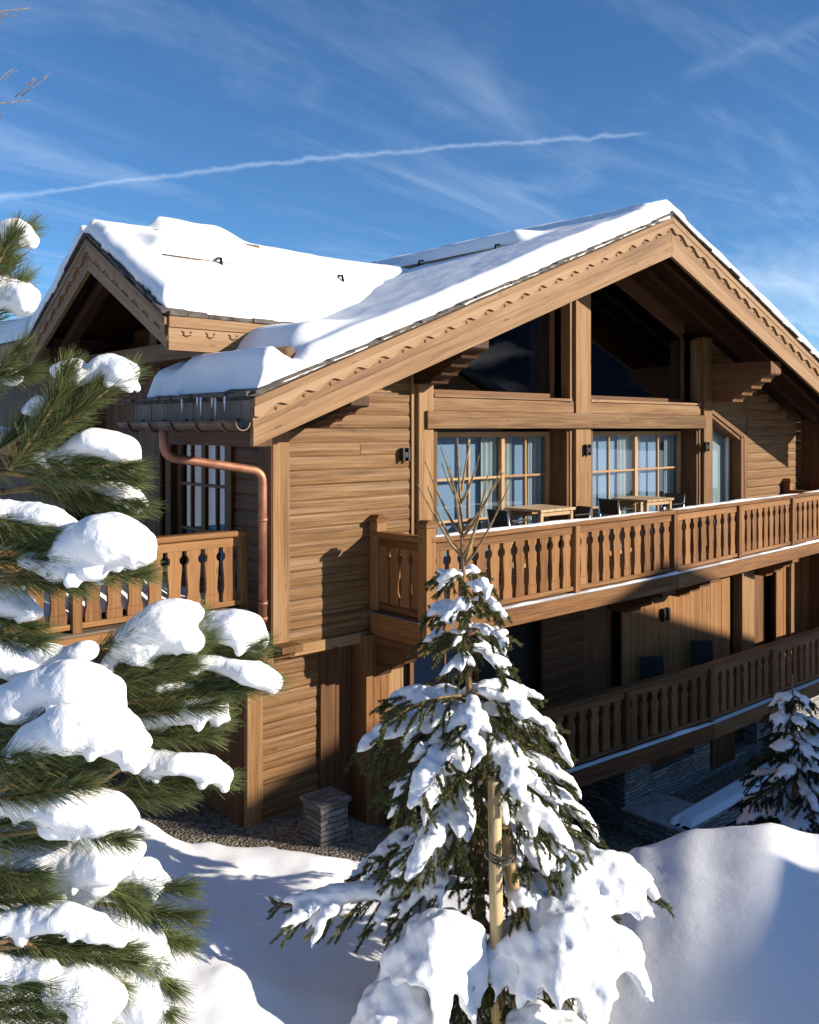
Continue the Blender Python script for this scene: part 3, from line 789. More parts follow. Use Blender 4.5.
def smooth_path(pts, r=.14, n=6):
    pts = [V(p) for p in pts]; out = [pts[0]]
    for a, b_, c in zip(pts, pts[1:], pts[2:]):
        d1 = (a - b_).normalized(); d2 = (c - b_).normalized()
        rr = min(r, (a - b_).length * .45, (c - b_).length * .45)
        p, q = b_ + d1 * rr, b_ + d2 * rr
        for k in range(n + 1):
            s = k / n; out.append(p * (1 - s) ** 2 + b_ * 2 * s * (1 - s) + q * s * s)
    return out + [pts[-1]]
b = MB(); b.tube(smooth_path([(XE - .11, 9.42, .0), (XE - .1, 9.42, -.33), (5.76, 9.12, -.52), (5.76, 9.12, -2.32)]), .052, 12)
dp = b.obj('downpipe', M['copper'], CH)
for z in (-1.1, -2.1, -2.28):
    b = MB(); b.tube([(5.76, 9.12, z - .02), (5.76, 9.12, z + .02)], .062, 12); b.obj('pipe_collar', M['copper'], dp)

for y, l in ((8.12, .16), (8.31, .24), (8.38, .12), (8.62, .2), (8.7, .1), (9.05, .15)):
    b = MB(); b.tube([(XE - .07, y, .33), (XE - .07, y, .33 - l * .6), (XE - .072, y, .33 - l)], [.014, .008, .002], 6); b.obj('icicle', M['snow'], roof)
# --- roof snow (follows the slabs, rounded at its edges, heaped against the guard logs)
def edge(e, T): 
    w_ = T * .62
    if e <= 0: return 0.0
    if e >= w_: return 1.0
    q = 1 - e / w_; return math.sqrt(max(0, 1 - q * q))
def bump(x, c, wl, wr):
    return math.exp(-((x - c) / (wl if x < c else wr)) ** 2)
def msnow(a, b_):
    X = XE + .06 + (XE2 - XE - .12) * a; Y = 7.67 + 10.7 * b_ ** 1.5
    if Y > 10.3: X = max(X, 6.0)
    T = (.26 if X < XR - .6 else .29) + .05 * fbm((X * .35, Y * .35, 2), 3) + .012 * fbm((X * 2, Y * 2, 0), 3)
    if X < XR:
        T += .14 * sst((5.25 - X) / .2) * sst((9.85 - Y) / .5)                        # lump below the log
        T -= .10 * bump(X, 5.35, .08, .10) * sst((10.4 - Y) / .8)
        T += .19 * bump(X, 5.72, .24, .5) * sst((10.2 - Y) / .7) * sst((Y - 7.95) / .3)    # lump above the log
        k = sst((Y - 9.1) / .35) * sst((12.3 - Y) / .25)
        T += k * (.20 * sst((X - 10.5) / .06) * bump(X, 10.6, .3, .55))
    fe = .02 + .035 * fbm((X * 1.1, 3, 1), 3)
    e = min(Y - 7.67 - fe, X - XE - .06 - .06 - .05 * fbm((Y * 1.2, 8, 2), 2), XE2 - .1 - X, 18.4 - Y)
    if 10.35 < Y < 13.7: e = min(e, (X - 6.0))
    if Y >= 13.7: e = min(e, X - 6.0)
    base = rz(X) + .055
    if abs(X - XR) < .5:                                                            # soften the ridge
        base -= 0.5 * SL * (0.5 - abs(X - XR)) * .5
        T += .04
    tt = T * edge(e, .3 if X < XR - .4 else .17)
    return (X, Y if e > 0 else max(Y, 7.76), base + tt - (.05 if e <= 0 else 0))
grid('roof_snow', M['roof_snow'], 260, 170, msnow, roof)
def log(name, p0, p1, r, par):
    b = MB(); b.tube([p0, p1], r, 14); b.obj(name, M['endgrain'], par)
log('guard_log', (5.34, 7.93, .80), (5.34, 10.3, .80), .078, roof)
log('guard_log', (10.44, 9.25, 2.83), (10.44, 12.1, 2.83), .05, roof)
b = MB()
for y in (9.6, 11.4): b.tube([(10.30, y, 2.66), (10.37, y, 2.90), (10.46, y, 2.91)], .02, 6)
b.obj('log_clamp', M['black'], roof)

# --- cross gable (ridge along X, faces west)
GX, GY, GZ, GE0, GE1, GS = 4.60, 11.50, 2.47, 9.25, 13.75, 0.549
def gz(y): return GZ - GS * abs(y - GY)
def xmax(y): return XE + (gz(y) - Z0) / SL + .12        # where this roof dives into the main one
b = MB()
for y0, y1 in ((GE0, GY), (GY, GE1)):
    for k in range(9):
        ya, yb = y0 + (y1 - y0) * k / 9, y0 + (y1 - y0) * (k + 1) / 9
        b.prism([(ya, gz(ya) - .02), (yb, gz(yb) - .02), (yb, gz(yb) + .05), (ya, gz(ya) + .05)], 0, GX + .06, xmax(.5 * (ya + yb)), (1, 0, 0))
xroof = b.obj('roof', M['shingle'], CH); xroof['label'] = 'smaller side gable roof under thick snow'
b = MB()
for y0, y1, sg in ((GE0, GY, 1), (GY, GE1, -1)):
    y = y0
    while y < y1 - .05:
        l = random.uniform(.18, .32); yy = min(y1, y + l); x = GX - random.uniform(.03, .09)
        b.prism([(y, gz(y) + .052), (yy, gz(yy) + .052), (yy, gz(yy) + .085), (y, gz(y) + .085)], 0, x, GX + .5, (0, 1, 0)); y = yy
x = GX
while x < 6.9:
    l = random.uniform(.15, .35); b.box(x, x + l - .01, GE0 - random.uniform(.03, .08), GE0 + .4, gz(GE0) + .03, gz(GE0) + .065 + random.uniform(0, .02)); x += l
b.obj('shingle_edge', M['shingle'], xroof)
b = MB()
for y0, y1 in ((GE0 + .05, GY), (GY, GE1 - .05)):
    x = GX + .08
    while x < 6.0:
        b.prism([(y0, gz(y0) - .055), (y1, gz(y1) - .055), (y1, gz(y1) - .022), (y0, gz(y0) - .022)], 0, x, x + .15, (0, 1, 0)); x += .158
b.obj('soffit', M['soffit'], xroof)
rake(GE0, GY - .002, gz(GE0) - .34, GZ - .40, GX, gz, axis=0, par=xroof, per=.26)
rake(GE1, GY + .002, gz(GE1) - .34, GZ - .40, GX, gz, axis=0, par=xroof, per=.26)
b = MB(); b.beam((GX + .3, GE0 + .25, gz(GE0) - .28), (GX + .3, GY, GZ - .42), .14, .14); b.beam((GX + .3, GE1 - .25, gz(GE1) - .28), (GX + .3, GY, GZ - .42), .14, .14)
b.box(GX + .2, 5.9, GY - .09, GY + .09, GZ - .42, GZ - .2, (1, 0, 0)); b.box(GX + .2, 5.9, GE0 + .3, GE0 + .48, gz(GE0 + .3) - .32, gz(GE0 + .3) - .08, (1, 0, 0)); b.box(GX + .2, 5.9, GE1 - .5, GE1 - .3, gz(GE1 - .3) - .32, gz(GE1 - .3) - .08, (1, 0, 0))
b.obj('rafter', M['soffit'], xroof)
# south eave fascia: pale strip, carved board, lower board
boxobj('eave_fascia', M['fascia'], xroof, GX + .001, 7.15, GE0 - .03, GE0 - .002, gz(GE0) - .10, gz(GE0) + .03)
fb = boxobj('eave_fascia', M['fascia'], xroof, GX + .001, 7.15, GE0 - .012, GE0 + .03, gz(GE0) - .36, gz(GE0) - .102)
b = MB(); b.box(GX + .001, 7.15, GE0 - .022, GE0 - .013, gz(GE0) - .358, gz(GE0) - .245); b.obj('lower_board', M['fascia'], fb)
for k in range(8):
    x = GX + .22 + k * .3; zc = gz(GE0) - .165
    b = MB(); b.tube([(x - .06, GE0 - .014, zc + .03), (x - .03, GE0 - .014, zc + .015), (x - .035, GE0 - .014, zc - .012), (x + .0, GE0 - .014, zc - .03), (x + .06, GE0 - .014, zc - .01)], [.006, .011, .012, .011, .005], 6)
    b.ellipsoid((x + .055, GE0 - .013, zc + .02), (.014, .008, .014), 8, 5); b.obj('carving', M['brown'], fb)  # raised strokes; the brown stands for shade in carved grooves
def xsnow(a, b_):
    Y = GE0 - .02 + (GE1 - GE0 + .04) * b_; X = GX - .06 + (xmax(Y) + .35 - GX) * a ** 1.25
    T = (.26 if Y < GY + .3 else .36) + .05 * fbm((X * .5, Y * .5, 7), 3) + .012 * fbm((X * 2.2, Y * 2.2, 1), 3)
    if Y < GY:
        T += .15 * bump(Y, 10.62, .10, .45) * sst((X - 4.95) / .25) * sst((6.6 - X) / 1.0)
        T += .10 * bump(Y, 10.55, .12, .4) * sst((X - 6.9) / .3) * sst((9 - X) / .4)
    T += .17 * bump(Y, 11.55, .3, .45) * sst((X - 5.38) / .22) * sst((7.1 - X) / .7)
    e = min(X - GX + .06 - .03 - .05 * fbm((Y * 1.3, 1, 0), 2), Y - GE0 - .05 - .03 * fbm((X * 1.2, 4, 0), 2), GE1 - .03 - Y)
    base = gz(Y) + .055
    if abs(Y - GY) < .4: base -= .25 * GS * (.4 - abs(Y - GY)); T += .03
    return (X if e > 0 else max(X, GX + .07), Y, base + T * edge(e, .28 if Y < GY else .16) - (.05 if e <= 0 else 0))
grid('roof_snow', M['roof_snow'], 150, 110, xsnow, xroof)
log('guard_log', (5.38, 11.22, 2.62), (7.0, 11.22, 2.62), .06, xroof)
log('guard_log', (5.1, 10.42, 2.16), (6.2, 10.42, 2.16), .035, xroof)
log('guard_log', (7.0, 10.42, 2.16), (8.0, 10.42, 2.16), .035, xroof)
b = MB()
for x in (5.9, 7.9): b.tube([(x, 10.30, 2.0), (x, 10.36, 2.23), (x, 10.46, 2.24)], .02, 6)
b.obj('log_clamp', M['black'], xroof)

# --- rear west roof, beyond the cross gable
b = MB(); b.prism([(4.55, 1.28), (9.0, 3.0), (9.0, 3.07), (4.55, 1.35)], 1, 13.9, 19.0, (0, 1, 0)); rr = b.obj('roof', M['shingle'], CH); rr['label'] = 'rear roof beyond the side gable'
b = MB(); b.prism([(4.6, .85), (9.0, 2.55), (9.0, 3.0), (4.6, 1.29)], 1, 13.84, 13.9, (1, 0, .39)); b.box(4.52, 4.56, 13.9, 19, .95, 1.3, (0, 1, 0)); b.obj('rake_board', M['fascia'], rr)
b = MB(); b.box(5.3, 5.5, 14.2, 19, -2.1, 1.45, (0, 0, 1)); b.obj('wall', M['brown'], CH)
grid('roof_snow', M['roof_snow'], 40, 40, lambda a, b_: (4.55 + 4.4 * a, 13.9 + 5 * b_, 1.35 + .387 * 4.4 * a + (.32 + .05 * fbm((a * 3, b_ * 3, 1), 3)) * edge(min(4.4 * a, 5 * b_) - .03, .3)), rr)

# --- balconies
def baluster_mesh():
    prof = [(0, .5), (.165, .5), (.18, .46), (.26, .40), (.40, .41), (.58, .47), (.70, .5), (.755, .5), (.78, .37), (.83, .31), (.875, .34), (.91, .47), (.93, .5), (1.0, .5)]
    W, H, T = .178, .86, .05
    poly = [(-h * W, z * H) for z, h in prof] + [(h * W, z * H) for z, h in prof[::-1]]
    b = MB(); b.prism(poly, 1, -T / 2, T / 2, (0, 0, 1))
    b.box(-.087, .087, -T / 2 - .006, -T / 2 + .001, .13, .142, (1, 0, 0))
    me = b.mesh('baluster'); me.materials.append(M['railing']); return me
BAL = {'railing': baluster_mesh()}
BAL['rail_brown'] = BAL['railing'].copy(); BAL['rail_brown'].materials[0] = M['rail_brown']
bal0 = {}
def baluster(par, p, ang, h, mat=None):
    if mat not in bal0:
        o = bpy.data.objects.new('baluster', BAL[mat]); bal0[mat] = o
    else: o = bal0[mat].copy(); o.name = 'baluster'
    COL.objects.link(o); o.parent = par; o.matrix_parent_inverse = Matrix.Identity(4)
    o.location = p; o.rotation_euler = (0, 0, ang); o.scale = (1, 1, h / .86)
def panel(par, p0, p1, rail, zb, posts, pitch, dbeam, snowy=True, beam=True, postend=(True, True), mat='railing', base_z=None):
    """one straight run of railing from p0 to p1 (plan points)"""
    p0, p1 = V((p0[0], p0[1], 0)), V((p1[0], p1[1], 0)); d = (p1 - p0); L = d.length; d.normalize(); ang = math.atan2(d.y, d.x)
    nrm = V((d.y, -d.x, 0))
    Z = lambda z: V((0, 0, z))
    b = MB(); b.beam(p0 + Z(rail - .035), p1 + Z(rail - .035), .17, .07); b.obj('handrail', M[mat], par, .015)
    b = MB(); b.beam(p0 + Z(rail - .13), p1 + Z(rail - .13), .06, .115); b.obj('top_rail', M[mat], par, .006)
    b = MB(); b.beam(p0 + Z(zb + .035), p1 + Z(zb + .035), .09, .06); b.obj('bottom_rail', M[mat], par, .006)
    if beam:
        b = MB(); b.beam(p0 + Z(zb - .05) + nrm * .03, p1 + Z(zb - .05) + nrm * .03, .16, dbeam, top=True); b.obj('beam', M[mat], par, .01)
        b = MB(); b.beam(p0 + Z(zb - .04) + nrm * .03, p1 + Z(zb - .04) + nrm * .03, .22, .018); b.obj('drip_board', M['grey_board'], par, .003)
    h = rail - .185 - (zb + .065)
    marks = sorted(posts)
    for s in marks:
        p = p0 + d * s
        b = MB(); b.beam(p + nrm * .012 + Z(zb - .052 if beam else zb), p + nrm * .012 + Z(rail - .07), .105, .13, up=nrm); b.obj('post', M[mat], par, .008)
    lim = [0.0] + [m for m in marks if 0.05 < m < L - .05] + [L]
    for a, c in zip(lim, lim[1:]):
        n = max(1, round((c - a - .14) / pitch)); st = (c - a - .14) / n
        for k in range(n):
            q = a + .07 + st * (k + .5)
            baluster(par, p0 + d * q + Z(zb + .065), ang, h, mat)
    if snowy:
        n = int(L / .06)
        def sf(a, b_):
            q = L * a; w_ = .075 + .01 * fbm((q * 2, 0, rail), 2); o = (b_ * 2 - 1)
            hh = max(.002, .022 + .03 * fbm((q * .8, 5, rail), 3) - .003 * max(0, q - 3)) * math.sqrt(max(0, 1 - o * o)) * min(1, q / .1, (L - q) / .1)
            pp = p0 + d * q + nrm * (o * w_); return pp + Z(rail + hh - .002)
        if snowy is True: grid('snow', M['snow'], n, 8, sf, par)
        def sf2(a, b_):
            q = L * a; o = b_ * 2 - 1; hh = max(.0, .012 + .04 * fbm((q * .9, 9, rail), 3)) * math.sqrt(max(0, 1 - o * o))
            return p0 + d * q + nrm * (o * .055 + .085) + Z(zb - .03 + hh)
        if beam: grid('snow', M['snow'], n, 6, sf2, par)
def end_post(par, x, y, z0, z1, mat='railing', w=.16):
    b = MB(); b.box(x - w / 2, x + w / 2, y - w / 2, y + w / 2, z0, z1 - .07, (0, 0, 1)); o = b.obj('post', M[mat], par, .01)
    b = MB(); b.box(x - w / 2 - .025, x + w / 2 + .025, y - w / 2 - .025, y + w / 2 + .025, z1 - .069, z1 - .02, (1, 0, 0)); b.prism([(x - w / 2, z1 - .02), (x + w / 2, z1 - .02), (x + w * .3, z1 + .02), (x - w * .3, z1 + .02)], 1, y - w / 2, y + w / 2, (1, 0, 0)); b.obj('post_cap', M[mat], par, .006)

# upper balcony
mb = MB(); mb.prism([(7.42, 9.07), (7.42, 8.1), (13.0, 8.1), (20.5, 8.48), (20.5, 9.07)], 2, -2.40, -2.27, (1, 0, 0)); mb.box(8.5, 15.5, 9.072, 9.9, -2.40, -2.27)
ub = mb.obj('balcony', M['brown'], CH); ub['label'] = 'upper balcony running the width of the gable'
A, B, C_ = (7.45, 8.05), (13.0, 8.08), (20.5, 8.47)
panel(ub, A, B, -1.35, -2.36, [2.93, 5.55], .262, .24)
panel(ub, B, C_, -1.35, -2.36, [2.36, 4.75, 7.2], .262, .24)
panel(ub, (7.45, 9.03), (7.45, 8.05), -1.35, -2.36, [], .2, .28, snowy=False)
panel(ub, (19.08, 9.03), (19.08, 8.45), -1.35, -2.36, [], .2, .28, snowy=False, beam=False)
boxobj('end_wall', M['brown'], CH, 19.95, 20.1, 8.62, 9.12, -2.26, soff(20.1) + .12, (0, 0, 1))
siding('wall', M['brown'], CH, (19.6, YW + .02, 0), (1, 0, 0), (0, -1, 0), .4, -2.66, .4, 0.2)
boxobj('end_wall', M['brown'], CH, 20.4, 20.55, 8.3, 9.3, -5.19, -2.45, (0, 0, 1))
end_post(ub, 7.45, 8.05, -2.63, -1.16); end_post(ub, 7.45, 9.0, -2.4, -1.16); end_post(ub, 19.08, 9.0, -2.4, -1.12)
# brackets below
def bracket(par, x0, x1, zt, y_end, h=.62, mat='brown', yi=9.3): 
    o = purlin(x0, x1, zt, h, y_end, 'bracket', mat, 3, yi); o.parent = par; o.matrix_parent_inverse = Matrix.Identity(4)
bracket(ub, 7.36, 7.56, -2.66, 8.12, .55); bracket(ub, 12.9, 13.3, -2.62, 8.2, .55); bracket(ub, 14.6, 14.95, -2.62, 8.3, .5); bracket(ub, 18.0, 18.3, -2.62, 8.4, .5)

# lower storey wall and openings
LY = 9.3
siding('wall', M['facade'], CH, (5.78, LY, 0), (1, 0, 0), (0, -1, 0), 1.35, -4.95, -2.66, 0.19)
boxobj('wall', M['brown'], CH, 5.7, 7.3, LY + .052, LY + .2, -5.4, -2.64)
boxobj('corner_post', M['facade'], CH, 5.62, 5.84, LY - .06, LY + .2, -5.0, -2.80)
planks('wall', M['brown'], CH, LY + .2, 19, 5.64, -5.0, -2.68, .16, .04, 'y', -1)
boxobj('corner_post', M['brown'], CH, 5.58, 5.617, LY + .02, LY + .3, -5.0, -2.8, (0, 0, 1))  # shade of the lower post's unlit side, as a darker board
# overhanging sill beam and corbel under the upper corner
boxobj('sill_beam', M['facade'], CH, 6.12, 7.4, YW - .045, YW + .2, -2.80, -2.662)
boxobj('sill_beam', M['brown'], CH, 5.86, 6.1, YW + .2, 19.5, -2.80, -2.662)
o = purlin(5.84, 6.14, -2.60, .26, 8.82, 'bracket', 'brown', 2, 9.35)
boxobj('bracket', M['railing'], CH, 5.60, 5.83, 8.98, 9.3, -2.84, -2.62)
# projecting timber fin wall under the balcony end
planks('wall', M['brown'], CH, 6.70, 7.19, LY - .06, -5.1, -2.81, .12, .04)  # dark planks; the balcony's shadow here is put into their colour
planks('fin_wall', M['railing'], CH, 7.20, 7.58, 8.93, -5.3, -2.68, .12, .05)
boxobj('fin_wall', M['brown'], CH, 7.205, 7.575, 8.985, 9.29, -5.3, -2.69, (0, 0, 1))
planks('fin_wall', M['facade'], CH, 7.66, 8.02, 9.14, -5.2, -2.72, .12, .05)
# the lower facade behind the balcony
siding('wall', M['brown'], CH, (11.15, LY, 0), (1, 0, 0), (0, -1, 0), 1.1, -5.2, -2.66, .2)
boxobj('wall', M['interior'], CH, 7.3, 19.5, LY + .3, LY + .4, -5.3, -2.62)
planks('wall', M['railing'], CH, 13.35, 17.15, LY, -5.2, -2.66, .15, .04)
planks('wall', M['railing'], CH, 18.95, 20.3, LY - .1, -5.2, -2.66, .15, .04)
boxobj('post', M['facade'], CH, 17.42, 17.95, LY - .12, LY + .1, -5.2, -2.66, (0, 0, 1), .01)
boxobj('post', M['brown'], CH, 18.0, 18.9, LY + .12, LY + .25, -5.2, -2.66, (0, 0, 1), .01)
boxobj('post', M['railing'], CH, 20.1, 20.32, LY - .22, LY - .103, -5.2, -2.66, (0, 0, 1), .01)
b = MB(); sash(b, 8.3, 9.7, LY + .02, -5.2, -2.9, (9.0,), (-3.7, -4.5)); fr = b.obj('window', M['brown'], CH, .004)
b = MB(); b.box(8.34, 9.66, LY + .05, LY + .056, -5.15, -2.95); b.obj('pane', M['dark_glass'], fr)
boxobj('door', M['brown'], CH, 12.35, 13.25, LY + .16, LY + .22, -5.2, -2.9, (0, 0, 1))
b = MB(); b.box(14.55, 14.62, LY - .09, LY - .002, -3.62, -3.38); b.box(14.70, 14.77, LY - .09, LY - .002, -3.62, -3.38); b.box(14.62, 14.70, LY - .06, LY - .002, -3.54, -3.46); b.obj('wall_lamp', M['black'], CH, .004)
# lower balcony
P0, P1, P2 = (7.62, 8.82), (14.5, 8.27), (21.0, 8.14)
mb = MB(); mb.prism([(7.6, 9.29), (7.6, 8.87), (14.5, 8.32), (21, 8.19), (21, 9.29)], 2, -5.34, -5.2, (1, 0, 0))
lb = mb.obj('balcony', M['brown'], CH); lb['label'] = 'lower balcony in shade, bending at a post'
panel(lb, P0, P1, -4.2, -5.19, [2.3, 4.6, 6.9], .262, .28, snowy='b', mat='rail_brown')
panel(lb, P1, P2, -4.2, -5.19, [2.2, 4.4], .262, .28, snowy='b', mat='rail_brown')
end_post(lb, 7.62, 8.82, -5.5, -4.02, 'rail_brown')
panel(lb, (7.62, 9.28), (7.62, 8.82), -4.2, -5.19, [], .2, .28, snowy=False, mat='rail_brown')
# stone base with shuttered openings
b = MB()
SY = 8.95
for x0, x1, z0, z1 in ((12.93, 13.72, -7.4, -5.36), (13.72, 15.15, -7.4, -6.16), (15.15, 15.75, -7.4, -5.36), (15.75, 17.6, -7.4, -6.56), (17.6, 20.6, -7.4, -5.36)):
    b.box(x0, x1, SY, SY + .35, z0, z1, (1, 0, 0))
b.box(12.932, 13.25, SY + .35, 12.5, -7.4, -5.36, (0, 1, 0)); b.box(7.0, 12.93, 11.2, 11.5, -7.6, -5.3, (1, 0, 0)); b.box(5.9, 7.2, 9.6, 11.2, -7, -5.0)
b.obj('stone_base', M['stone'], CH, .01)
b = MB(); b.box(13.72, 15.15, SY + .12, SY + .18, -6.16, -5.36, (1, 0, 0)); b.obj('shutter', M['brown'], CH)
planks('shutter', M['brown'], CH, 15.76, 16.62, SY - .03, -6.6, -5.75, .14, .05)
boxobj('shutter', M['interior'], CH, 15.75, 17.6, SY + .30, SY + .34, -6.56, -5.36)  # dark sheet at the back of the open bay, standing for its shade
# left terrace balcony (west)
mb = MB(); mb.box(-4.0, 5.62, 9.46, 17.5, -2.28, -2.14); tb = mb.obj('balcony', M['brown'], CH); tb['label'] = 'sunlit side terrace balcony with snow behind its balusters'
panel(tb, (-4.0, 9.42), (5.66, 9.42), -1.235, -2.14, [8.02 - 5.6 + .0, 5.2, 7.62], .237, .2, snowy=False)
end_post(tb, 5.66, 9.42, -2.2, -1.235, w=.1)
def dsn(a, b_):
    X = -3.9 + 9.45 * a; Y = 9.5 + 7 * b_
    h = .10 + .05 * fbm((X * .8, Y * .8, 1), 3) + .30 * bump(X, 4.3, 1.2, .5) * bump(Y, 10.0, .3, .6)
    h += .42 * bump(X, 4.2, .5, .45) * bump(Y, 10.3, .5, .5)
    return (X, Y, -2.13 + h * edge(min(X + 3.9, 5.5 - X, Y - 9.48), .15))
grid('snow', M['snow'], 110, 80, dsn, tb)
for x in (-1.5, 1.8, 4.9): boxobj('bracket', M['brown'], CH, x, x + .22, 9.5, 12.5, -2.56, -2.33)
boxobj('post', M['brown'], CH, 1.8, 2.05, 12.3, 12.55, -5.6, -2.57)

# ------------------------------------------------------------------ furniture
def table(x, y, label, rz_=0.0):
    T_ = thing('terrace_table', (x, y, -2.27), label, 'table', 'tables on the upper balcony')
    b = MB(); n = 5
    for k in range(n): b.box(x - .42 + .168 * k, x - .42 + .168 * k + .162, y - .36, y + .36, -1.275, -1.235, (0, 1, 0))
    b.obj('tabletop', M['tabletop'], T_, .004)
    b = MB(); b.box(x - .38, x + .38, y - .32, y - .29, -1.34, -1.276); b.obj('apron', M['tabletop'], T_)
    b = MB(); b.box(x - .38, x + .38, y + .29, y + .32, -1.34, -1.276); b.obj('apron', M['tabletop'], T_)
    for sx_ in (-1, 1):
        for sy in (-1, 1):
            b = MB(); b.box(x + sx_ * .36 - .03, x + sx_ * .36 + .03, y + sy * .3 - .03, y + sy * .3 + .03, -2.268, -1.276); b.obj('leg', M['tabletop'], T_)
    return T_
table(10.75, 9.0, 'pale wooden balcony table in front of the left hand window pair')
table(13.55, 9.0, 'pale wooden balcony table in front of the right hand window pair')
def chair(x, y, z, ang, label, group, mat='black', seat=.47, hb=.95):
    c = thing('terrace_chair', (x, y, z), label, 'chair', group)
    rot = Matrix.Rotation(ang, 4, 'Z')
    def add(name, m, fn, bev=.006):
        b = MB(); fn(b); b.v = [rot @ p + V((x, y, z)) for p in b.v]; b.obj(name, m, c, bev)
    add('seat', M[mat], lambda b: b.box(-.22, .22, -.21, .21, seat - .04, seat))
    add('backrest', M[mat], lambda b: (b.beam((0, .21, seat + .12), (0, .27, hb), .42, .03, up=(0, 1, 0)), ))
    for sx_ in (-1, 1):
        add('leg', M['chrome' if mat == 'black' else mat], lambda b: b.tube([(sx_ * .2, -.19, 0), (sx_ * .2, -.19, seat - .04)], .015, 8), 0)
        add('leg', M['chrome' if mat == 'black' else mat], lambda b: b.tube([(sx_ * .2, .24, 0), (sx_ * .2, .21, seat), (sx_ * .2, .265, hb - .03)], .016, 8), 0)
        add('armrest', M[mat], lambda b: b.box(sx_ * .22 - .02, sx_ * .22 + .02, -.18, .22, seat + .2, seat + .225))
    return c
G1 = 'dark chairs round the upper balcony tables'
chair(10.05, 9.02, -2.27, R(90), 'black chair at the left end of the table by the left windows', G1, seat=.68, hb=1.05)
chair(11.42, 8.95, -2.27, R(-90), 'black chair at the right end of the table by the left windows', G1, seat=.68, hb=1.0)
chair(12.85, 9.05, -2.27, R(90), 'black chair at the left end of the table by the right windows', G1, seat=.68, hb=1.06)
chair(14.3, 9.0, -2.27, R(-90), 'black chair at the right end of the table by the right windows', G1, seat=.68, hb=1.06)
G2 = 'dark woven chairs on the lower balcony'
chair(13.75, 8.85, -5.2, R(-38), 'dark woven chair on the lower balcony, nearer the dark doorway', G2, 'rattan', .45, 1.08)
chair(15.45, 8.85, -5.2, R(-38), 'dark woven chair on the lower balcony, nearer the pale timber post', G2, 'rattan', .45, 1.10)

# ------------------------------------------------------------------ yard pieces
sp = thing('stone_pillar', (6.2, 8.45, -4.95), 'low stone pillar with a flat cap beside the timber wall foot', 'pillar')
b = MB(); b.box(6.02, 6.42, 8.3, 8.66, -5.1, -4.40, (1, 0, 0)); b.obj('shaft', M['shaded_stone'], sp, .015)
b = MB(); b.box(5.99, 6.45, 8.27, 8.69, -4.398, -4.34); b.obj('cap', M['shaded_stone'], sp, .01)
lg = thing('stone_ledge', (14.0, 8.2, -6.9), 'low grey stone ledge with a strip of snow below the stone base', 'ledge')
b = MB(); b.box(12.80, 21, 7.75, 8.1, -7.4, -6.56, (1, 0, 0)); b.box(12.802, 13.1, 8.1, 8.94, -7.4, -6.562, (0, 1, 0)); b.obj('stone_wall', M['stone'], lg, .01)
b = MB(); b.box(12.78, 21, 7.72, 8.12, -6.558, -6.50); b.box(12.78, 13.9, 8.122, 8.945, -6.558, -6.502); b.obj('coping', M['concrete'], lg, .008)
b = MB(); b.box(13.9, 21, 8.1, 8.9, -7.2, -6.7); b.obj('fill', M['gravel'], lg)
grid('snow', M['snow'], 80, 20, lambda a, b_: (12.9 + 8 * a, 7.73 + (.38 + .25 * a) * b_, -6.50 + .09 * edge(min(8 * a - .1 - .1 * fbm((b_ * 2, 0, 3), 2), b_ * .4 - .01, (1 - b_) * .4), .14)), lg)
b = MB(); b.box(6.0, 6.75, 7.55, 7.68, gravel_z(6.4, 7.6) + .005, gravel_z(6.4, 7.6) + .04); o = b.obj('timber_offcut', M['stake'], None, .003); tag(o, 'short pale timber offcut lying on the gravel', 'timber offcut')

# ------------------------------------------------------------------ neighbouring chalet outside the frame (casts the shade on the lower right)
HV = V((SUN.x, SUN.y, 0)).normalized(); PV = V((-HV.y, HV.x, 0))       # PV points to the shadow's right (+)
k_ = SUN.z / math.hypot(SUN.x, SUN.y)
pk = V((12.75, 8.08, -2.15)); t0 = 17.0
apex = pk + HV * t0 + V((0, 0, k_ * t0))
NB = thing('neighbour_chalet', (apex.x, apex.y, -7.8), 'neighbouring timber chalet with dark slate gable roof standing to the right', 'chalet')
def NP(s, tt, z): return apex + PV * s + HV * tt + V((0, 0, z - 0))
def nb_prism(name, mat, poly, t_0, t_1, par):
    n = len(poly); b = MB()
    vs = [NP(s, t_0, z) for s, z in poly] + [NP(s, t_1, z) for s, z in poly]
    fs = [tuple(range(n)), tuple(range(n, 2 * n))[::-1]] + [(i, n + i, n + (i + 1) % n, (i + 1) % n) for i in range(n)]
    b.solid(vs, fs, HV); return b.obj(name, mat, par)
zb = -7.9 - apex.z
LS, RS, LW, RW = .12, .60, 5.45, 6.0
nb_prism('wall', M['facade'], [(-LW + .08, zb), (RW - .9, zb), (RW - .9, -RS * RW - .0), (0, -.3), (-LW + .08, -LS * LW - .2)], .8, 11, NB)
nb_prism('roof', M['shingle'], [(-LW, -LS * LW - .28), (0, -.28), (RW, -RS * RW - .28), (RW, -RS * RW - .02), (0, -.02), (-LW, -LS * LW - .02)], 0, 12, NB)
for s in (-3.6, -1.5, 1.5):
    w_ = nb_prism('window', M['frame'], [(s - .6, -3.6), (s + .6, -3.6), (s + .6, -2.3), (s - .6, -2.3)], .72, .797, NB)
    nb_prism('pane', M['dark_glass'], [(s - .5, -3.5), (s + .5, -3.5), (s + .5, -2.4), (s - .5, -2.4)], .70, .716, w_)

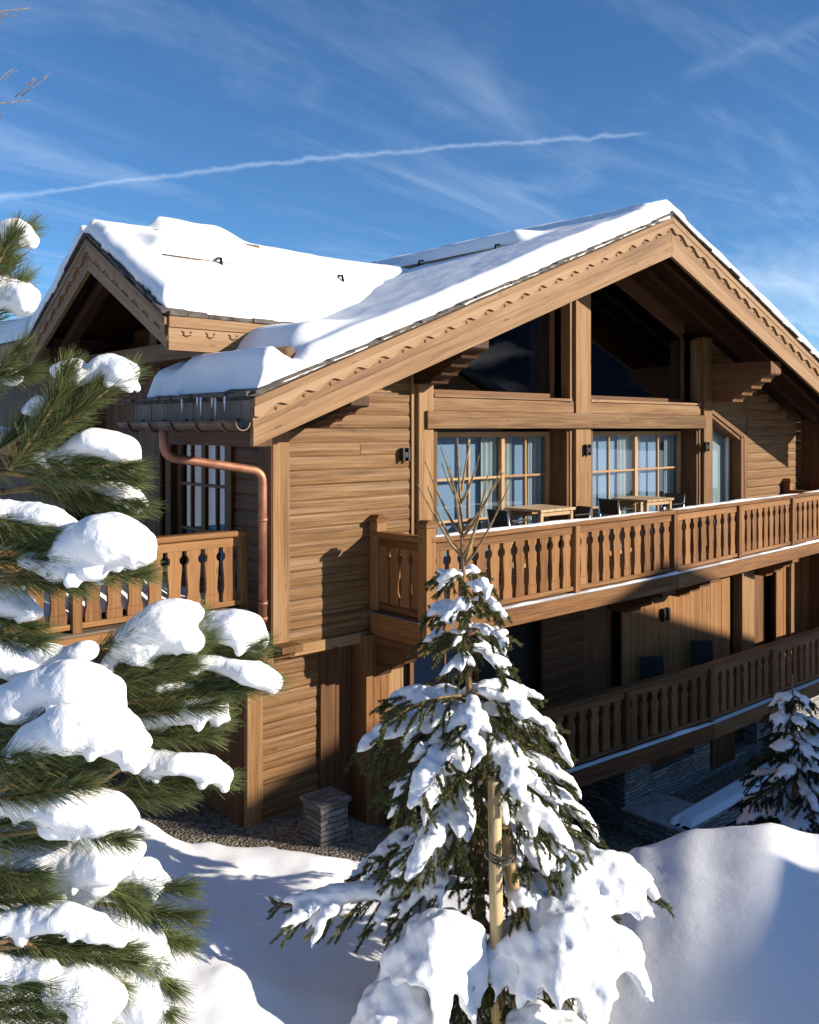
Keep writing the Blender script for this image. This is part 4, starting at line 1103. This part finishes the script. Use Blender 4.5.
# unseen shed, added to shade the near foot of the right-hand mound
sb = V((6.75, 3.55, -4.07)) + HV * 12 + V((0, 0, k_ * 12))
SH = thing('shade_shed', (sb.x, sb.y, -6.5), 'unseen low shed added to cast shade on the right-hand mound', 'shed')
def SP(s_, tt, z): return sb + PV * s_ + HV * tt + V((0, 0, z))
def sh_box(name, mat, s0, s1, t_0, t_1, z0, z1, par):
    b = MB(); vs = [SP(s_, tt, z) for z in (z0, z1) for tt in (t_0, t_1) for s_ in (s0, s1)]
    b.solid(vs, [(0, 2, 3, 1), (4, 5, 7, 6), (0, 1, 5, 4), (2, 6, 7, 3), (0, 4, 6, 2), (1, 3, 7, 5)], HV); return b.obj(name, mat, par)
sh_box('wall', M['brown'], -.85, 1.1, .1, 2.2, -5, -.101, SH); sh_box('roof', M['shingle'], -.95, 1.2, 0, 2.3, -.10, 0, SH)
d_ = sh_box('door', M['facade'], .2, .9, .06, .099, -2.3, -.35, SH); sh_box('handle', M['black'], .78, .82, .02, .059, -1.35, -1.2, d_)

# ------------------------------------------------------------------ trees
UID = [0]
def needles(mb, p0, p1, n, ln, wd, spread, tip=0.3, droop=0.0, t0=0.0, curve=None):
    """needles along an axis; curve(t) gives the point"""
    p0, p1 = V(p0), V(p1)
    ax = (p1 - p0).normalized(); a = ax.orthogonal().normalized(); b = ax.cross(a)
    for i in range(n):
        tt = t0 + (1 - t0) * random.random() ** .85
        p = p0.lerp(p1, tt) if curve is None else curve(tt)
        ph = random.random() * 6.283
        sp_ = spread * random.uniform(.55, 1.25) * (1 - tip * tt)
        rad = a * math.cos(ph) + b * math.sin(ph)
        dv = (ax * math.cos(sp_) + rad * math.sin(sp_)).normalized()
        dv.z -= droop * random.random(); dv.normalize()
        l = ln * random.uniform(.65, 1.12)
        sd = dv.cross(V((random.uniform(-1, 1), random.uniform(-1, 1), random.uniform(-1, 1)))).normalized() * wd / 2
        q = p + dv * l + V((0, 0, -droop * l * .3))
        UID[0] += 1
        mb.quad(p - sd, p + sd, q + sd * .35, q - sd * .35, (UID[0] % 512, UID[0] // 512))
def sausage(mb, pts, rad, flat=.75, seg=10):
    """snow lying along a path: an oval lofted tube with closed round ends"""
    pts = [V(p) for p in pts]; n = len(pts); vs = []; fs = []
    for i, p in enumerate(pts):
        d = (pts[min(i + 1, n - 1)] - pts[max(i - 1, 0)]).normalized()
        sd = d.cross(V((0, 0, 1)))
        if sd.length < .05: sd = V((1, 0, 0))
        sd.normalize(); up = sd.cross(d).normalized()
        for k in range(seg):
            t_ = 6.2832 * k / seg; vs.append(p + sd * math.cos(t_) * rad[i] + up * math.sin(t_) * rad[i] * flat)
    for i in range(n - 1):
        for k in range(seg):
            k2 = (k + 1) % seg; fs.append((i * seg + k, i * seg + k2, (i + 1) * seg + k2, (i + 1) * seg + k))
    fs.append(tuple(range(seg))[::-1]); fs.append(tuple((n - 1) * seg + k for k in range(seg)))
    mb.solid(vs, fs, (1, 0, 0), True)

# --- long-needled pine close on the left: every branch carries its tufts and its load of snow
PD = 3.6
pine = thing('pine_tree', cw(-2.25, 4.1, -3.6), 'long needled pine loaded with thick snow pillows at the left edge', 'tree')
b = MB(); b.tube([cw(-2.3, 4.1, -4.2), cw(-2.26, 4.1, -2.5), cw(-2.24, 4.12, -.8), cw(-2.2, 4.1, .8), cw(-2.2, 4.1, 1.9)], [.16, .14, .11, .07, .03], 12); b.obj('trunk', M['bark'], pine)
def PP(u, v, dd=0.0): return at(u, v, PD + dd)
# branch: (depth offset, [twig axes (u0,v0,u1,v1)], [snow pillows: list of (u,v,r_px) chains])
PINE = [
 (0.1, [(-25, 300, 12, 238), (-30, 260, 22, 232), (-35, 330, 8, 265), (-30, 345, 18, 285)], [[(2, 238, 9), (14, 230, 14), (22, 232, 9)], [(-10, 285, 16), (8, 284, 13), (26, 296, 11)], [(0, 300, 12), (22, 305, 10)]]),
 (0.25, [(-30, 400, 18, 350), (-40, 380, 25, 372)], [[(-10, 372, 12), (12, 378, 9)]]),
 (0.0, [(25, 455, 106, 382), (40, 425, 66, 372), (30, 450, 125, 375), (45, 440, 92, 392), (10, 470, 60, 395)], [[(92, 376, 9), (108, 365, 14), (122, 372, 14), (128, 380, 8)], [(60, 368, 9), (72, 366, 11), (82, 374, 8)], [(30, 410, 7), (38, 400, 6)]]),
 (0.05, [(-20, 455, 40, 440), (-30, 470, 70, 455), (30, 462, 128, 466), (20, 475, 130, 480), (0, 450, 20, 425)], [[(40, 456, 10), (70, 452, 14), (95, 442, 16), (118, 447, 17), (130, 460, 9)], [(-10, 432, 9), (10, 436, 8)]]),
 (0.15, [(40, 485, 138, 503), (30, 490, 120, 508)], [[(66, 484, 7), (95, 484, 11), (122, 492, 13), (138, 502, 8)]]),
 (-0.1, [(-40, 520, 60, 545), (-40, 505, 40, 530), (-30, 530, 65, 560)], [[(-20, 508, 14), (15, 512, 14), (45, 514, 13), (68, 524, 8)]]),
 (-0.15, [(-30, 560, 60, 558), (10, 575, 130, 560), (20, 580, 138, 574), (-30, 575, 70, 585)], [[(62, 556, 12), (84, 545, 24), (108, 537, 29), (130, 545, 22), (142, 555, 12)], [(30, 558, 10), (60, 570, 14), (90, 566, 16)]]),
 (0.0, [(-40, 610, 30, 625), (-40, 630, 35, 640)], [[(-20, 595, 18), (10, 602, 17), (30, 612, 10)]]),
 (0.05, [(100, 690, 192, 622), (110, 670, 200, 640), (95, 650, 150, 625), (90, 690, 185, 665)], [[(112, 660, 8), (140, 636, 20), (168, 618, 22), (186, 612, 15)], [(140, 655, 12), (165, 640, 16), (188, 640, 14)]]),
 (0.2, [(150, 660, 255, 645), (160, 670, 250, 660)], [[(190, 632, 14), (215, 626, 19), (238, 628, 21), (254, 640, 12)]]),
 (0.1, [(105, 705, 215, 690), (110, 690, 235, 680), (150, 700, 265, 685), (130, 715, 210, 705)], [[(200, 662, 8), (225, 666, 11), (250, 672, 14), (270, 680, 10)], [(160, 688, 6), (190, 684, 7)]]),
 (-0.05, [(-40, 690, 30, 680), (-30, 700, 40, 700)], [[(-20, 655, 20), (10, 660, 20), (30, 672, 10)], [(40, 650, 10), (62, 655, 12), (85, 650, 10)]]),
 (-0.2, [(-30, 735, 60, 712), (0, 740, 90, 720)], [[(5, 702, 16), (40, 690, 24), (75, 682, 26), (100, 690, 20), (112, 708, 12)], [(20, 705, 20), (60, 712, 18)]]),
 (0.1, [(120, 740, 215, 722), (130, 735, 205, 735)], [[(138, 722, 9), (165, 716, 12), (195, 710, 14), (214, 706, 12), (220, 716, 7)]]),
 (-0.3, [(-20, 780, 75, 752), (0, 790, 95, 765), (-30, 765, 60, 745), (-10, 800, 80, 785)], [[(18, 752, 12), (45, 735, 22), (75, 726, 28), (105, 728, 28), (126, 742, 20), (134, 758, 11)]]),
 (0.05, [(110, 790, 180, 780), (120, 770, 220, 778), (115, 800, 175, 795)], [[(128, 752, 12), (150, 762, 14), (178, 763, 13), (205, 767, 14), (222, 776, 9)]]),
 (-0.25, [(-30, 830, 40, 815), (-20, 845, 50, 838), (60, 828, 118, 838)], [[(0, 800, 14), (30, 800, 20), (65, 803, 24), (100, 812, 24), (122, 818, 14)], [(60, 820, 18), (95, 828, 16)]]),
 (-0.1, [(40, 880, 120, 890), (60, 860, 130, 900)], [[(50, 850, 18), (75, 862, 26), (105, 858, 26), (130, 850, 13)], [(60, 885, 16), (82, 895, 13), (100, 880, 14)], [(70, 900, 10)]]),
 (0.0, [(110, 885, 180, 888), (115, 905, 185, 915), (120, 920, 180, 940), (110, 890, 165, 935)], [[(125, 876, 10), (142, 872, 15), (158, 884, 10)]]),
 (-0.2, [(-40, 880, 30, 890), (-40, 900, 40, 900), (-40, 870, 35, 875)], [[(-10, 855, 12), (20, 862, 12), (36, 870, 8)]]),
 (-0.3, [(-30, 945, 60, 945), (10, 940, 125, 950), (30, 945, 130, 962), (-40, 960, 40, 955)], [[(-10, 925, 13), (25, 920, 15), (60, 918, 15), (95, 926, 13), (118, 938, 8)]]),
 (-0.35, [(-40, 1005, 60, 1000), (-20, 1015, 75, 1015), (0, 1030, 85, 1030), (-40, 985, 40, 985)], [[(-20, 965, 14), (15, 970, 14), (45, 968, 11)], [(60, 985, 18), (85, 985, 24), (98, 1000, 22), (90, 1020, 18)]]),
 (-0.05, [(60, 915, 150, 960), (90, 930, 170, 985), (80, 950, 165, 1010)], [[(95, 915, 12), (120, 925, 18), (142, 945, 20), (158, 965, 13)], [(110, 950, 22), (135, 975, 26), (150, 1000, 22)]]),
 (-0.15, [(-20, 745, 30, 770), (-30, 800, 20, 795)], [[(-10, 770, 16), (10, 765, 12)]]),
 (-0.15, [(60, 960, 110, 985)], [[(70, 955, 12), (95, 960, 12)]]),
]
for dd, axes, pil in PINE:
    um = sum(x[0] for x in axes) / len(axes); vm = sum(x[1] for x in axes) / len(axes)
    root = cw(-2.23, 4.1, 0); root.z = (VY - vm - 25) / F * PD
    b = MB()
    hub = PP(um - 30, vm + 4, dd)
    b.tube([root, root.lerp(hub, .55) + V((0, 0, .03)), hub], [.028, .022, .014], 7)
    nd = MB()
    for u0, v0, u1, v1 in axes:
        j = random.uniform(-.07, .07)
        p0, p1 = PP(u0, v0, dd), PP(u1, v1, dd + j)
        b.tube([hub, p0.lerp(hub, .2), p0, p0.lerp(p1, .5) + V((0, 0, -.01)), p1], [.011, .010, .0085, .007, .005], 6)
        L = (p1 - p0).length
        needles(nd, p0, p1, int(200 + 880 * L), .125, .0029, .78, .45, .12)
        needles(nd, p0.lerp(p1, .85), p1 + (p1 - p0).normalized() * .01, 110, .12, .0024, .42, .2, .05)
    br = b.obj('branch', M['twig'], pine)
    nd.obj('needles', M['pine_needle'], br)
    sm = MB()
    for chain in pil:
        pts = [PP(u, v, dd + .028 + .02 * math.sin(i * 2.1)) for i, (u, v, r) in enumerate(chain)]
        rad = [r / F * (PD + dd) for u, v, r in chain]
        for i in range(len(pts)):
            rr_ = rad[i]
            sm.ellipsoid(pts[i] + V((0, 0, -.004)), (rr_ * 1.3, rr_ * 1.3, rr_ * .88), 14, 10)
            if i:
                for q in (.33, .67):
                    m_ = rad[i - 1] * (1 - q) + rad[i] * q
                    sm.ellipsoid(pts[i - 1].lerp(pts[i], q), (m_ * 1.28, m_ * 1.28, m_ * .87), 12, 8)
        if len(pts) > 2:                                     # small drips along the lower edge
            for i in range(len(pts) * 2):
                k = random.randrange(len(pts)); p = pts[k] + cw(random.uniform(-1, 1) * rad[k], random.uniform(-1, 1) * rad[k], -rad[k] * random.uniform(.6, .95))
                r_ = random.uniform(.012, .03); sm.ellipsoid(p, (r_, r_, r_ * 1.2), 8, 6)
    remesh(sm, 'snow', M['snow'], br, .011, 4, .011, 9.0)

# --- spruces with snow
def spruce(name, base, tip, label, levels, seed, dense=1.0, nmat='fir_needle', needle_w=.0058, bare_top=0.0, zlow=.05, voxel=.016, snowamt=1.0, extra=None, r0=.05, leader=True, clear=None):
    random.seed(seed)
    base, tip = V(base), V(tip); H = (tip - base).length
    tr = thing(name, base, label, 'tree')
    def ax(t_): return base.lerp(tip, t_)
    b = MB(); b.tube([ax(k / 8) for k in range(9)], [r0 * (1 - k / 8) + .007 for k in range(9)], 10); b.obj('trunk', M['twig'], tr)
    def branch(t_, az, L, rise, droop, snow, ntw, fat=1.0):
        p0 = ax(t_); hd = V((math.cos(az), math.sin(az), 0)); sd = V((-hd.y, hd.x, 0))
        bare = snow <= 0 and rise > 1
        def c(s): return p0 + hd * (L * (s ** .75 if bare else s)) + V((0, 0, L * (rise * s - droop * s * s))) + sd * (.04 * L * math.sin(3 * s))
        b = MB(); b.tube([c(k / 6) for k in range(7)], [(.006 + .010 * L + (.004 if bare else 0)) * (1 - .7 * k / 6) for k in range(7)], 6)
        nd = MB(); sm = MB(); hassnow = False
        ends = []
        if bare:
            for k in range(12): needles(nd, c(.3 + .7 * k / 12), c(.3 + .7 * (k + 1) / 12), 16, .018, needle_w * .8, .38, .2)
        else:
            for k in range(ntw):
                s = .16 + .80 * (k + .5) / ntw; side = -1 if k % 2 else 1
                l = min((.13 + .42 * L * (1 - s) ** .8) * random.uniform(.7, 1.2), .48)
                d = (hd * random.uniform(.65, .95) + sd * side * random.uniform(.5, .9) + V((0, 0, random.uniform(-.45, .05) - droop * .35))).normalized()
                q0 = c(s); q1 = q0 + d * l + V((0, 0, -.10 * l))
                b.tube([q0, q0.lerp(q1, .5), q1], [.005, .004, .0025], 5); ends.append((q0, q1, l, s))
                for z in range(3):                               # sub-twigs hang below and never hold snow
                    m0 = q0.lerp(q1, random.uniform(.15, .85)); m1 = m0 + (d * .6 + sd * random.uniform(-.7, .7) + V((0, 0, -random.uniform(.1, .7)))).normalized() * (.06 + l * random.uniform(.25, .5))
                    ends.append((m0, m1, l * .4, 9))
            ends.append((c(.55), c(1.0), L * .3, .9)); ends.append((c(.1), c(.6), L * .3, 9))
            for q0, q1, l, s in ends:
                n = int((q1 - q0).length * 760 * dense) + 12
                needles(nd, q0, q1, n, .029, needle_w, .95, .3, .08)
        if snow > 0:
            w_ = (.034 + .046 * L) * fat * snow
            cuts = [(.1, .98)] if random.random() < .5 else [(.12, .5), (.58, 1.0)]
            for s0, s1 in cuts:
                pts = [c(s0 + (s1 - s0) * k / 6) + V((0, 0, .012 + w_ * .4)) for k in range(7)]
                sausage(sm, pts, [w_ * f * random.uniform(.85, 1.15) for f in (.55, .9, 1.05, 1.05, .95, .75, .3)], .7)
            for q0, q1, l, s in ends:
                if s == 9: continue
                if random.random() < .60:
                    r_ = (.026 + .032 * random.random() + .050 * l) * 1.15 * (.55 + .45 * fat) * snow ** .5
                    ex = random.uniform(.5, 1.0); bend = V((random.uniform(-.02, .02), random.uniform(-.02, .02), -.02))
                    pts = [q0.lerp(q1, ex * k / 4) + bend * (k / 4) + V((0, 0, .010 + r_ * .35)) for k in range(5)]
                    f0 = random.uniform(.6, 1.1)
                    sausage(sm, pts, [r_ * .8, r_ * 1.15 * f0, r_ * 1.1, r_ * .75, r_ * .15], .62)
                    if random.random() < .5:
                        e = q0.lerp(q1, random.uniform(.35, .75)); dn_ = (sd * random.uniform(-.8, .8) + hd * .3 + V((0, 0, -.55))).normalized() * r_ * random.uniform(2, 3.4)
                        sausage(sm, [e + V((0, 0, r_ * .2)), e + dn_ * .5, e + dn_], [r_ * .8, r_ * .6, r_ * .12], .7)
            if fat > 1.2:                                        # a thick sheet bending the whole bough down
                def wd(s): return .52 * L * (.35 + 1.5 * s * (1.12 - s)) * min(fat, 1.8) / 1.6
                for k in range(34):
                    s = random.uniform(.12, 1.0); x = random.uniform(-1, 1); W = wd(s)
                    p = c(s) + sd * x * W + V((0, 0, .05 - .42 * x * x * W + random.uniform(-.02, .02)))
                    r_ = random.uniform(.075, .115) * fat * .66; sm.ellipsoid(p, (r_ * 1.35, r_ * 1.35, r_ * .8), 10, 8)
                for k in range(16):
                    s = random.uniform(.3, 1.02); x = random.choice((-1, 1)) * random.uniform(.75, 1.05) if s < .9 else random.uniform(-.8, .8); W = wd(min(s, 1))
                    p = c(min(s, 1)) + sd * x * W + V((0, 0, .02 - .42 * x * x * W)); r_ = random.uniform(.035, .06)
                    e = p + sd * x * .05 + hd * .04 * s + V((0, 0, -random.uniform(.08, .26)))
                    sausage(sm, [p, p.lerp(e, .5), e], [r_, r_ * .8, r_ * .25], .8)
            hassnow = True
        br = b.obj('branch', M['twig'], tr)
        nd.obj('needles', M[nmat], br)
        if hassnow: remesh(sm, 'snow', M['snow'], br, voxel, 1 if fat < 1.2 else 5, .013 if fat < 1.2 else .020, 11.0 if fat < 1.2 else 7.0)
    for lv in levels: 
        t_, n, L, rise, droop, snow, ntw, fat, azoff = lv
        for k in range(n):
            az = azoff + 6.2832 * k / n + random.uniform(-.3, .3)
            if clear and clear[0] < t_ < clear[1] and abs((az - clear[2] + math.pi) % 6.28318 - math.pi) < .40:
                branch(t_, az, .42, rise, droop, 0, 7, fat); continue
            branch(t_ + random.uniform(-.012, .012), az, L * random.uniform(.82, 1.15), rise * random.uniform(.8, 1.2), droop * random.uniform(.8, 1.25), snow * (1 if random.random() < .9 else .0), ntw, fat)
    for e in (extra or []): branch(*e)
    return tr
fb_, ft_ = cw(.60, 7.0, -4.75), cw(.375, 7.0, -.08)
vcam = math.atan2(-CS, -SN)        # azimuth pointing back to the viewpoint
right = math.atan2(-SN, CS)        # azimuth pointing to the right of the picture
lv = []
# bare candle shoots near the leader
for t_, n, L, az in ((.90, 4, .26, .2), (.84, 5, .36, .9), (.79, 5, .36, .4)): lv.append((t_, n, L, 1.75, .15, 0, 4, 1, az))
lv += [(.755, 4, .20, .5, .2, .6, 3, .9, .3), (.715, 5, .27, .35, .35, .6, 4, .9, 1.0), (.675, 4, .32, .25, .4, .6, 4, .9, .5),
       (.645, 4, .30, .25, .45, .55, 4, .9, .1), (.56, 6, .68, .20, .42, .95, 9, 1.0, .6), (.525, 6, .76, .15, .45, 1.0, 10, 1.05, .2), (.475, 7, .82, .1, .45, 1.0, 11, 1.05, .9), (.42, 7, .85, .08, .48, .95, 12, 1.0, .4),
       (.36, 6, .84, .04, .48, .9, 12, 1.0, .0), (.30, 6, .86, .0, .45, .8, 12, 1.0, .7)]
ex = [(.245, right + math.pi + .12, 1.55, .06, .10, .8, 16, 1.1), (.27, right + math.pi - .3, 1.0, .06, .2, .8, 13, 1.0),
      (.225, vcam - .62, .85, .2, .56, 0, 12, 1), (.235, vcam + .78, 1.0, .28, .56, 0, 13, 1), (.25, right - .25, .9, .2, .5, 0, 12, 1), (.2, vcam + .2, .7, .1, .6, 0, 12, 1),
      (.24, right + .12, 1.45, .10, .18, .4, 12, .9), (.12, vcam - .2, .75, .1, .6, 0, 12, 1.0), (.12, vcam + .6, .85, .1, .55, 0, 12, 1.0), (.13, vcam - 1.2, .8, .1, .5, .7, 12, 1.0), (.12, vcam + 1.3, .8, .1, .5, .7, 11, 1.0), (.17, vcam + .9, .85, .1, .5, 0, 12, 1.0), (.16, vcam - .6, .8, .1, .5, 0, 12, 1.0)]
fir = spruce('young_spruce', fb_, ft_, 'young spruce with bare top shoots and heavy snow on its lower branches, tied to stakes', lv, 11, extra=ex, clear=(.2, .5, vcam + .1), voxel=.014)
def drape(c, ra, rb, H, ang, seed, par, fing=.58, thick=.12):
    """snow hanging over a bent-down bough: a dome whose rim runs out in fingers and gaps"""
    c = V(c); nt, nr = 96, 22; vs = []; fs = []
    e1 = V((math.cos(ang), math.sin(ang), 0)); e2 = V((-e1.y, e1.x, 0))
    def fg(th):
        q = V((math.cos(th) * 2.1, math.sin(th) * 2.1, seed)); f = fbm(q, 2) * .9 + .75 * fbm(q * 3.1, 2)
        return max(-.55, min(1.0, f * 1.5)) * fing
    for lay in (0, 1):
        for j in range(nr + 1):
            r = j / nr
            for i in range(nt):
                th = 6.2832 * i / nt; f = fg(th)
                k = r * (math.pi / 2) * .97
                h = (.45 * math.sin(k) + .55 * r) * (1 + .22 * f * r) ; z = -H * (1 - math.cos(k)) ** .85 * (1 + .75 * f * r ** 2)
                wob = 1 + .28 * fbm((math.cos(th) * 1.2, math.sin(th) * 1.2, seed + 5), 2)
                p = c + e1 * (math.cos(th) * ra * h * wob) + e2 * (math.sin(th) * rb * h * wob) + V((0, 0, z))
                n_ = V(((p - c).x, (p - c).y, .25)).normalized()
                p += n_ * (.055 * fbm(p * 4.0, 3) + .014 * fbm(p * 12, 3)) + V((0, 0, .06 * fbm(p * 2.8, 3)))
                if lay: p = p - n_ * thick * (1 - .45 * r ** 3) - V((0, 0, thick * .5 * (1 - r)))
                vs.append(p)
    off = (nr + 1) * nt
    for j in range(nr):
        for i in range(nt):
            i2 = (i + 1) % nt; a_, b_, c_, d_ = j * nt + i, j * nt + i2, (j + 1) * nt + i2, (j + 1) * nt + i
            fs.append((a_, d_, c_, b_)); fs.append((off + a_, off + b_, off + c_, off + d_))
    for i in range(nt):
        i2 = (i + 1) % nt; a_, b_ = nr * nt + i, nr * nt + i2
        fs.append((a_, off + a_, off + b_, b_))
    m = MB(); m.solid(vs, fs, (1, 0, 0), True); remesh(m, 'snow', M['snow'], par, .022, 5, .018, 8.0)
dr_ = right
drape(cw(1.15, 6.45, -3.44), .60, .50, .44, dr_ + .2, 1.3, fir); drape(cw(1.40, 6.85, -3.26), .48, .44, .30, dr_, 4.1, fir); drape(cw(.82, 6.55, -3.62), .30, .34, .30, dr_ - .4, 21.3, fir)
drape(cw(.22, 6.42, -3.50), .40, .44, .46, dr_ - .3, 7.7, fir); drape(cw(-.08, 6.3, -3.90), .36, .36, .30, dr_, 2.9, fir); drape(cw(.95, 6.2, -4.06), .34, .3, .24, dr_, 12.2, fir)
lv = []
for k in range(12):
    t_ = .93 - .075 * k; lv.append((t_, 4 + min(3, k // 2), .16 + .098 * k, .25 - .03 * k, .42, .9, 5 + k, .9, k * .7))
s2 = spruce('dark_spruce', cw(4.75, 10.9, -6.6), cw(4.70, 10.9, -3.02), 'small dark spruce dusted with snow behind the right hand snow mound', lv, 23, dense=1.1, nmat='fir_needle_dark', needle_w=.006, voxel=.022)
random.seed(5)
# stakes and tie
b = MB(); b.tube([cw(.65, 6.45, -4.85), cw(.615, 6.45, -2.56)], [.05, .048], 12); o = b.obj('tree_stake', M['stake'], None); tag(o, 'upright pale wooden stake in front of the young spruce', 'stake', 'stakes beside the young spruce')
b = MB(); b.tube([cw(.90, 6.72, -4.8), cw(.81, 6.66, -3.6), cw(.70, 6.54, -2.92)], [.052, .05, .046], 12); o = b.obj('tree_stake', M['stake'], None); tag(o, 'leaning pale wooden stake crossing behind the upright one', 'stake', 'stakes beside the young spruce')
b = MB()
for k in range(3):
    pts = [cw(.67 + .105 * math.cos(a), 6.50 + .125 * math.sin(a), -3.08 - .025 * k + .01 * math.cos(2 * a)) for a in [6.2832 * i / 20 for i in range(21)]]
    b.tube(pts, .009, 6, cap=False)
o = b.obj('tie_rope', M['rope'], None); tag(o, 'thin dark rope wound round the two stakes', 'rope')

# bare tree off to the left, its twig ends reach into the frame
bt = thing('bare_tree', cw(-7.0, 9.5, -6), 'leafless tree with thin reddish twigs at the top left', 'tree')
b = MB(); b.tube([cw(-7.0, 9.5, -6), cw(-6.9, 9.5, -1), cw(-6.7, 9.5, 3), cw(-6.6, 9.5, 6.5)], [.16, .13, .09, .03], 10); b.obj('trunk', M['bark'], bt)
def bt_branch(p0, p1, n):
    b = MB(); b.tube([p0, p0.lerp(p1, .5) + V((0, 0, .12)), p1], [.02, .010, .004], 6)
    for k in range(n):
        q = p0.lerp(p1, random.uniform(.35, .98)) + V((0, 0, .06))
        e = q + ((p1 - p0).normalized() * random.uniform(.3, .8) + V((random.uniform(-.4, .4), random.uniform(-.4, .4), random.uniform(-.2, .8)))).normalized() * random.uniform(.25, .6)
        m_ = q.lerp(e, .5) + V((random.uniform(-.04, .04), 0, random.uniform(-.02, .05))); b.tube([q, m_, e], [.006, .0045, .0025], 5)
        for z in range(3):
            f = q.lerp(e, random.uniform(.4, .9)); b.tube([f, f + V((random.uniform(-.12, .12), random.uniform(-.12, .12), random.uniform(-.03, .14)))], [.0035, .002], 4)
    b.obj('branch', M['twig'], bt)
for v0, v1, u1 in ((150, 100, 30), (60, 8, 30), (150, 142, -4), (-20, -60, 40)):
    bt_branch(cw(-6.75, 9.5, (VY - v0) / F * 9.5), at(u1, v1, 9.5), 9)

flush_remesh()
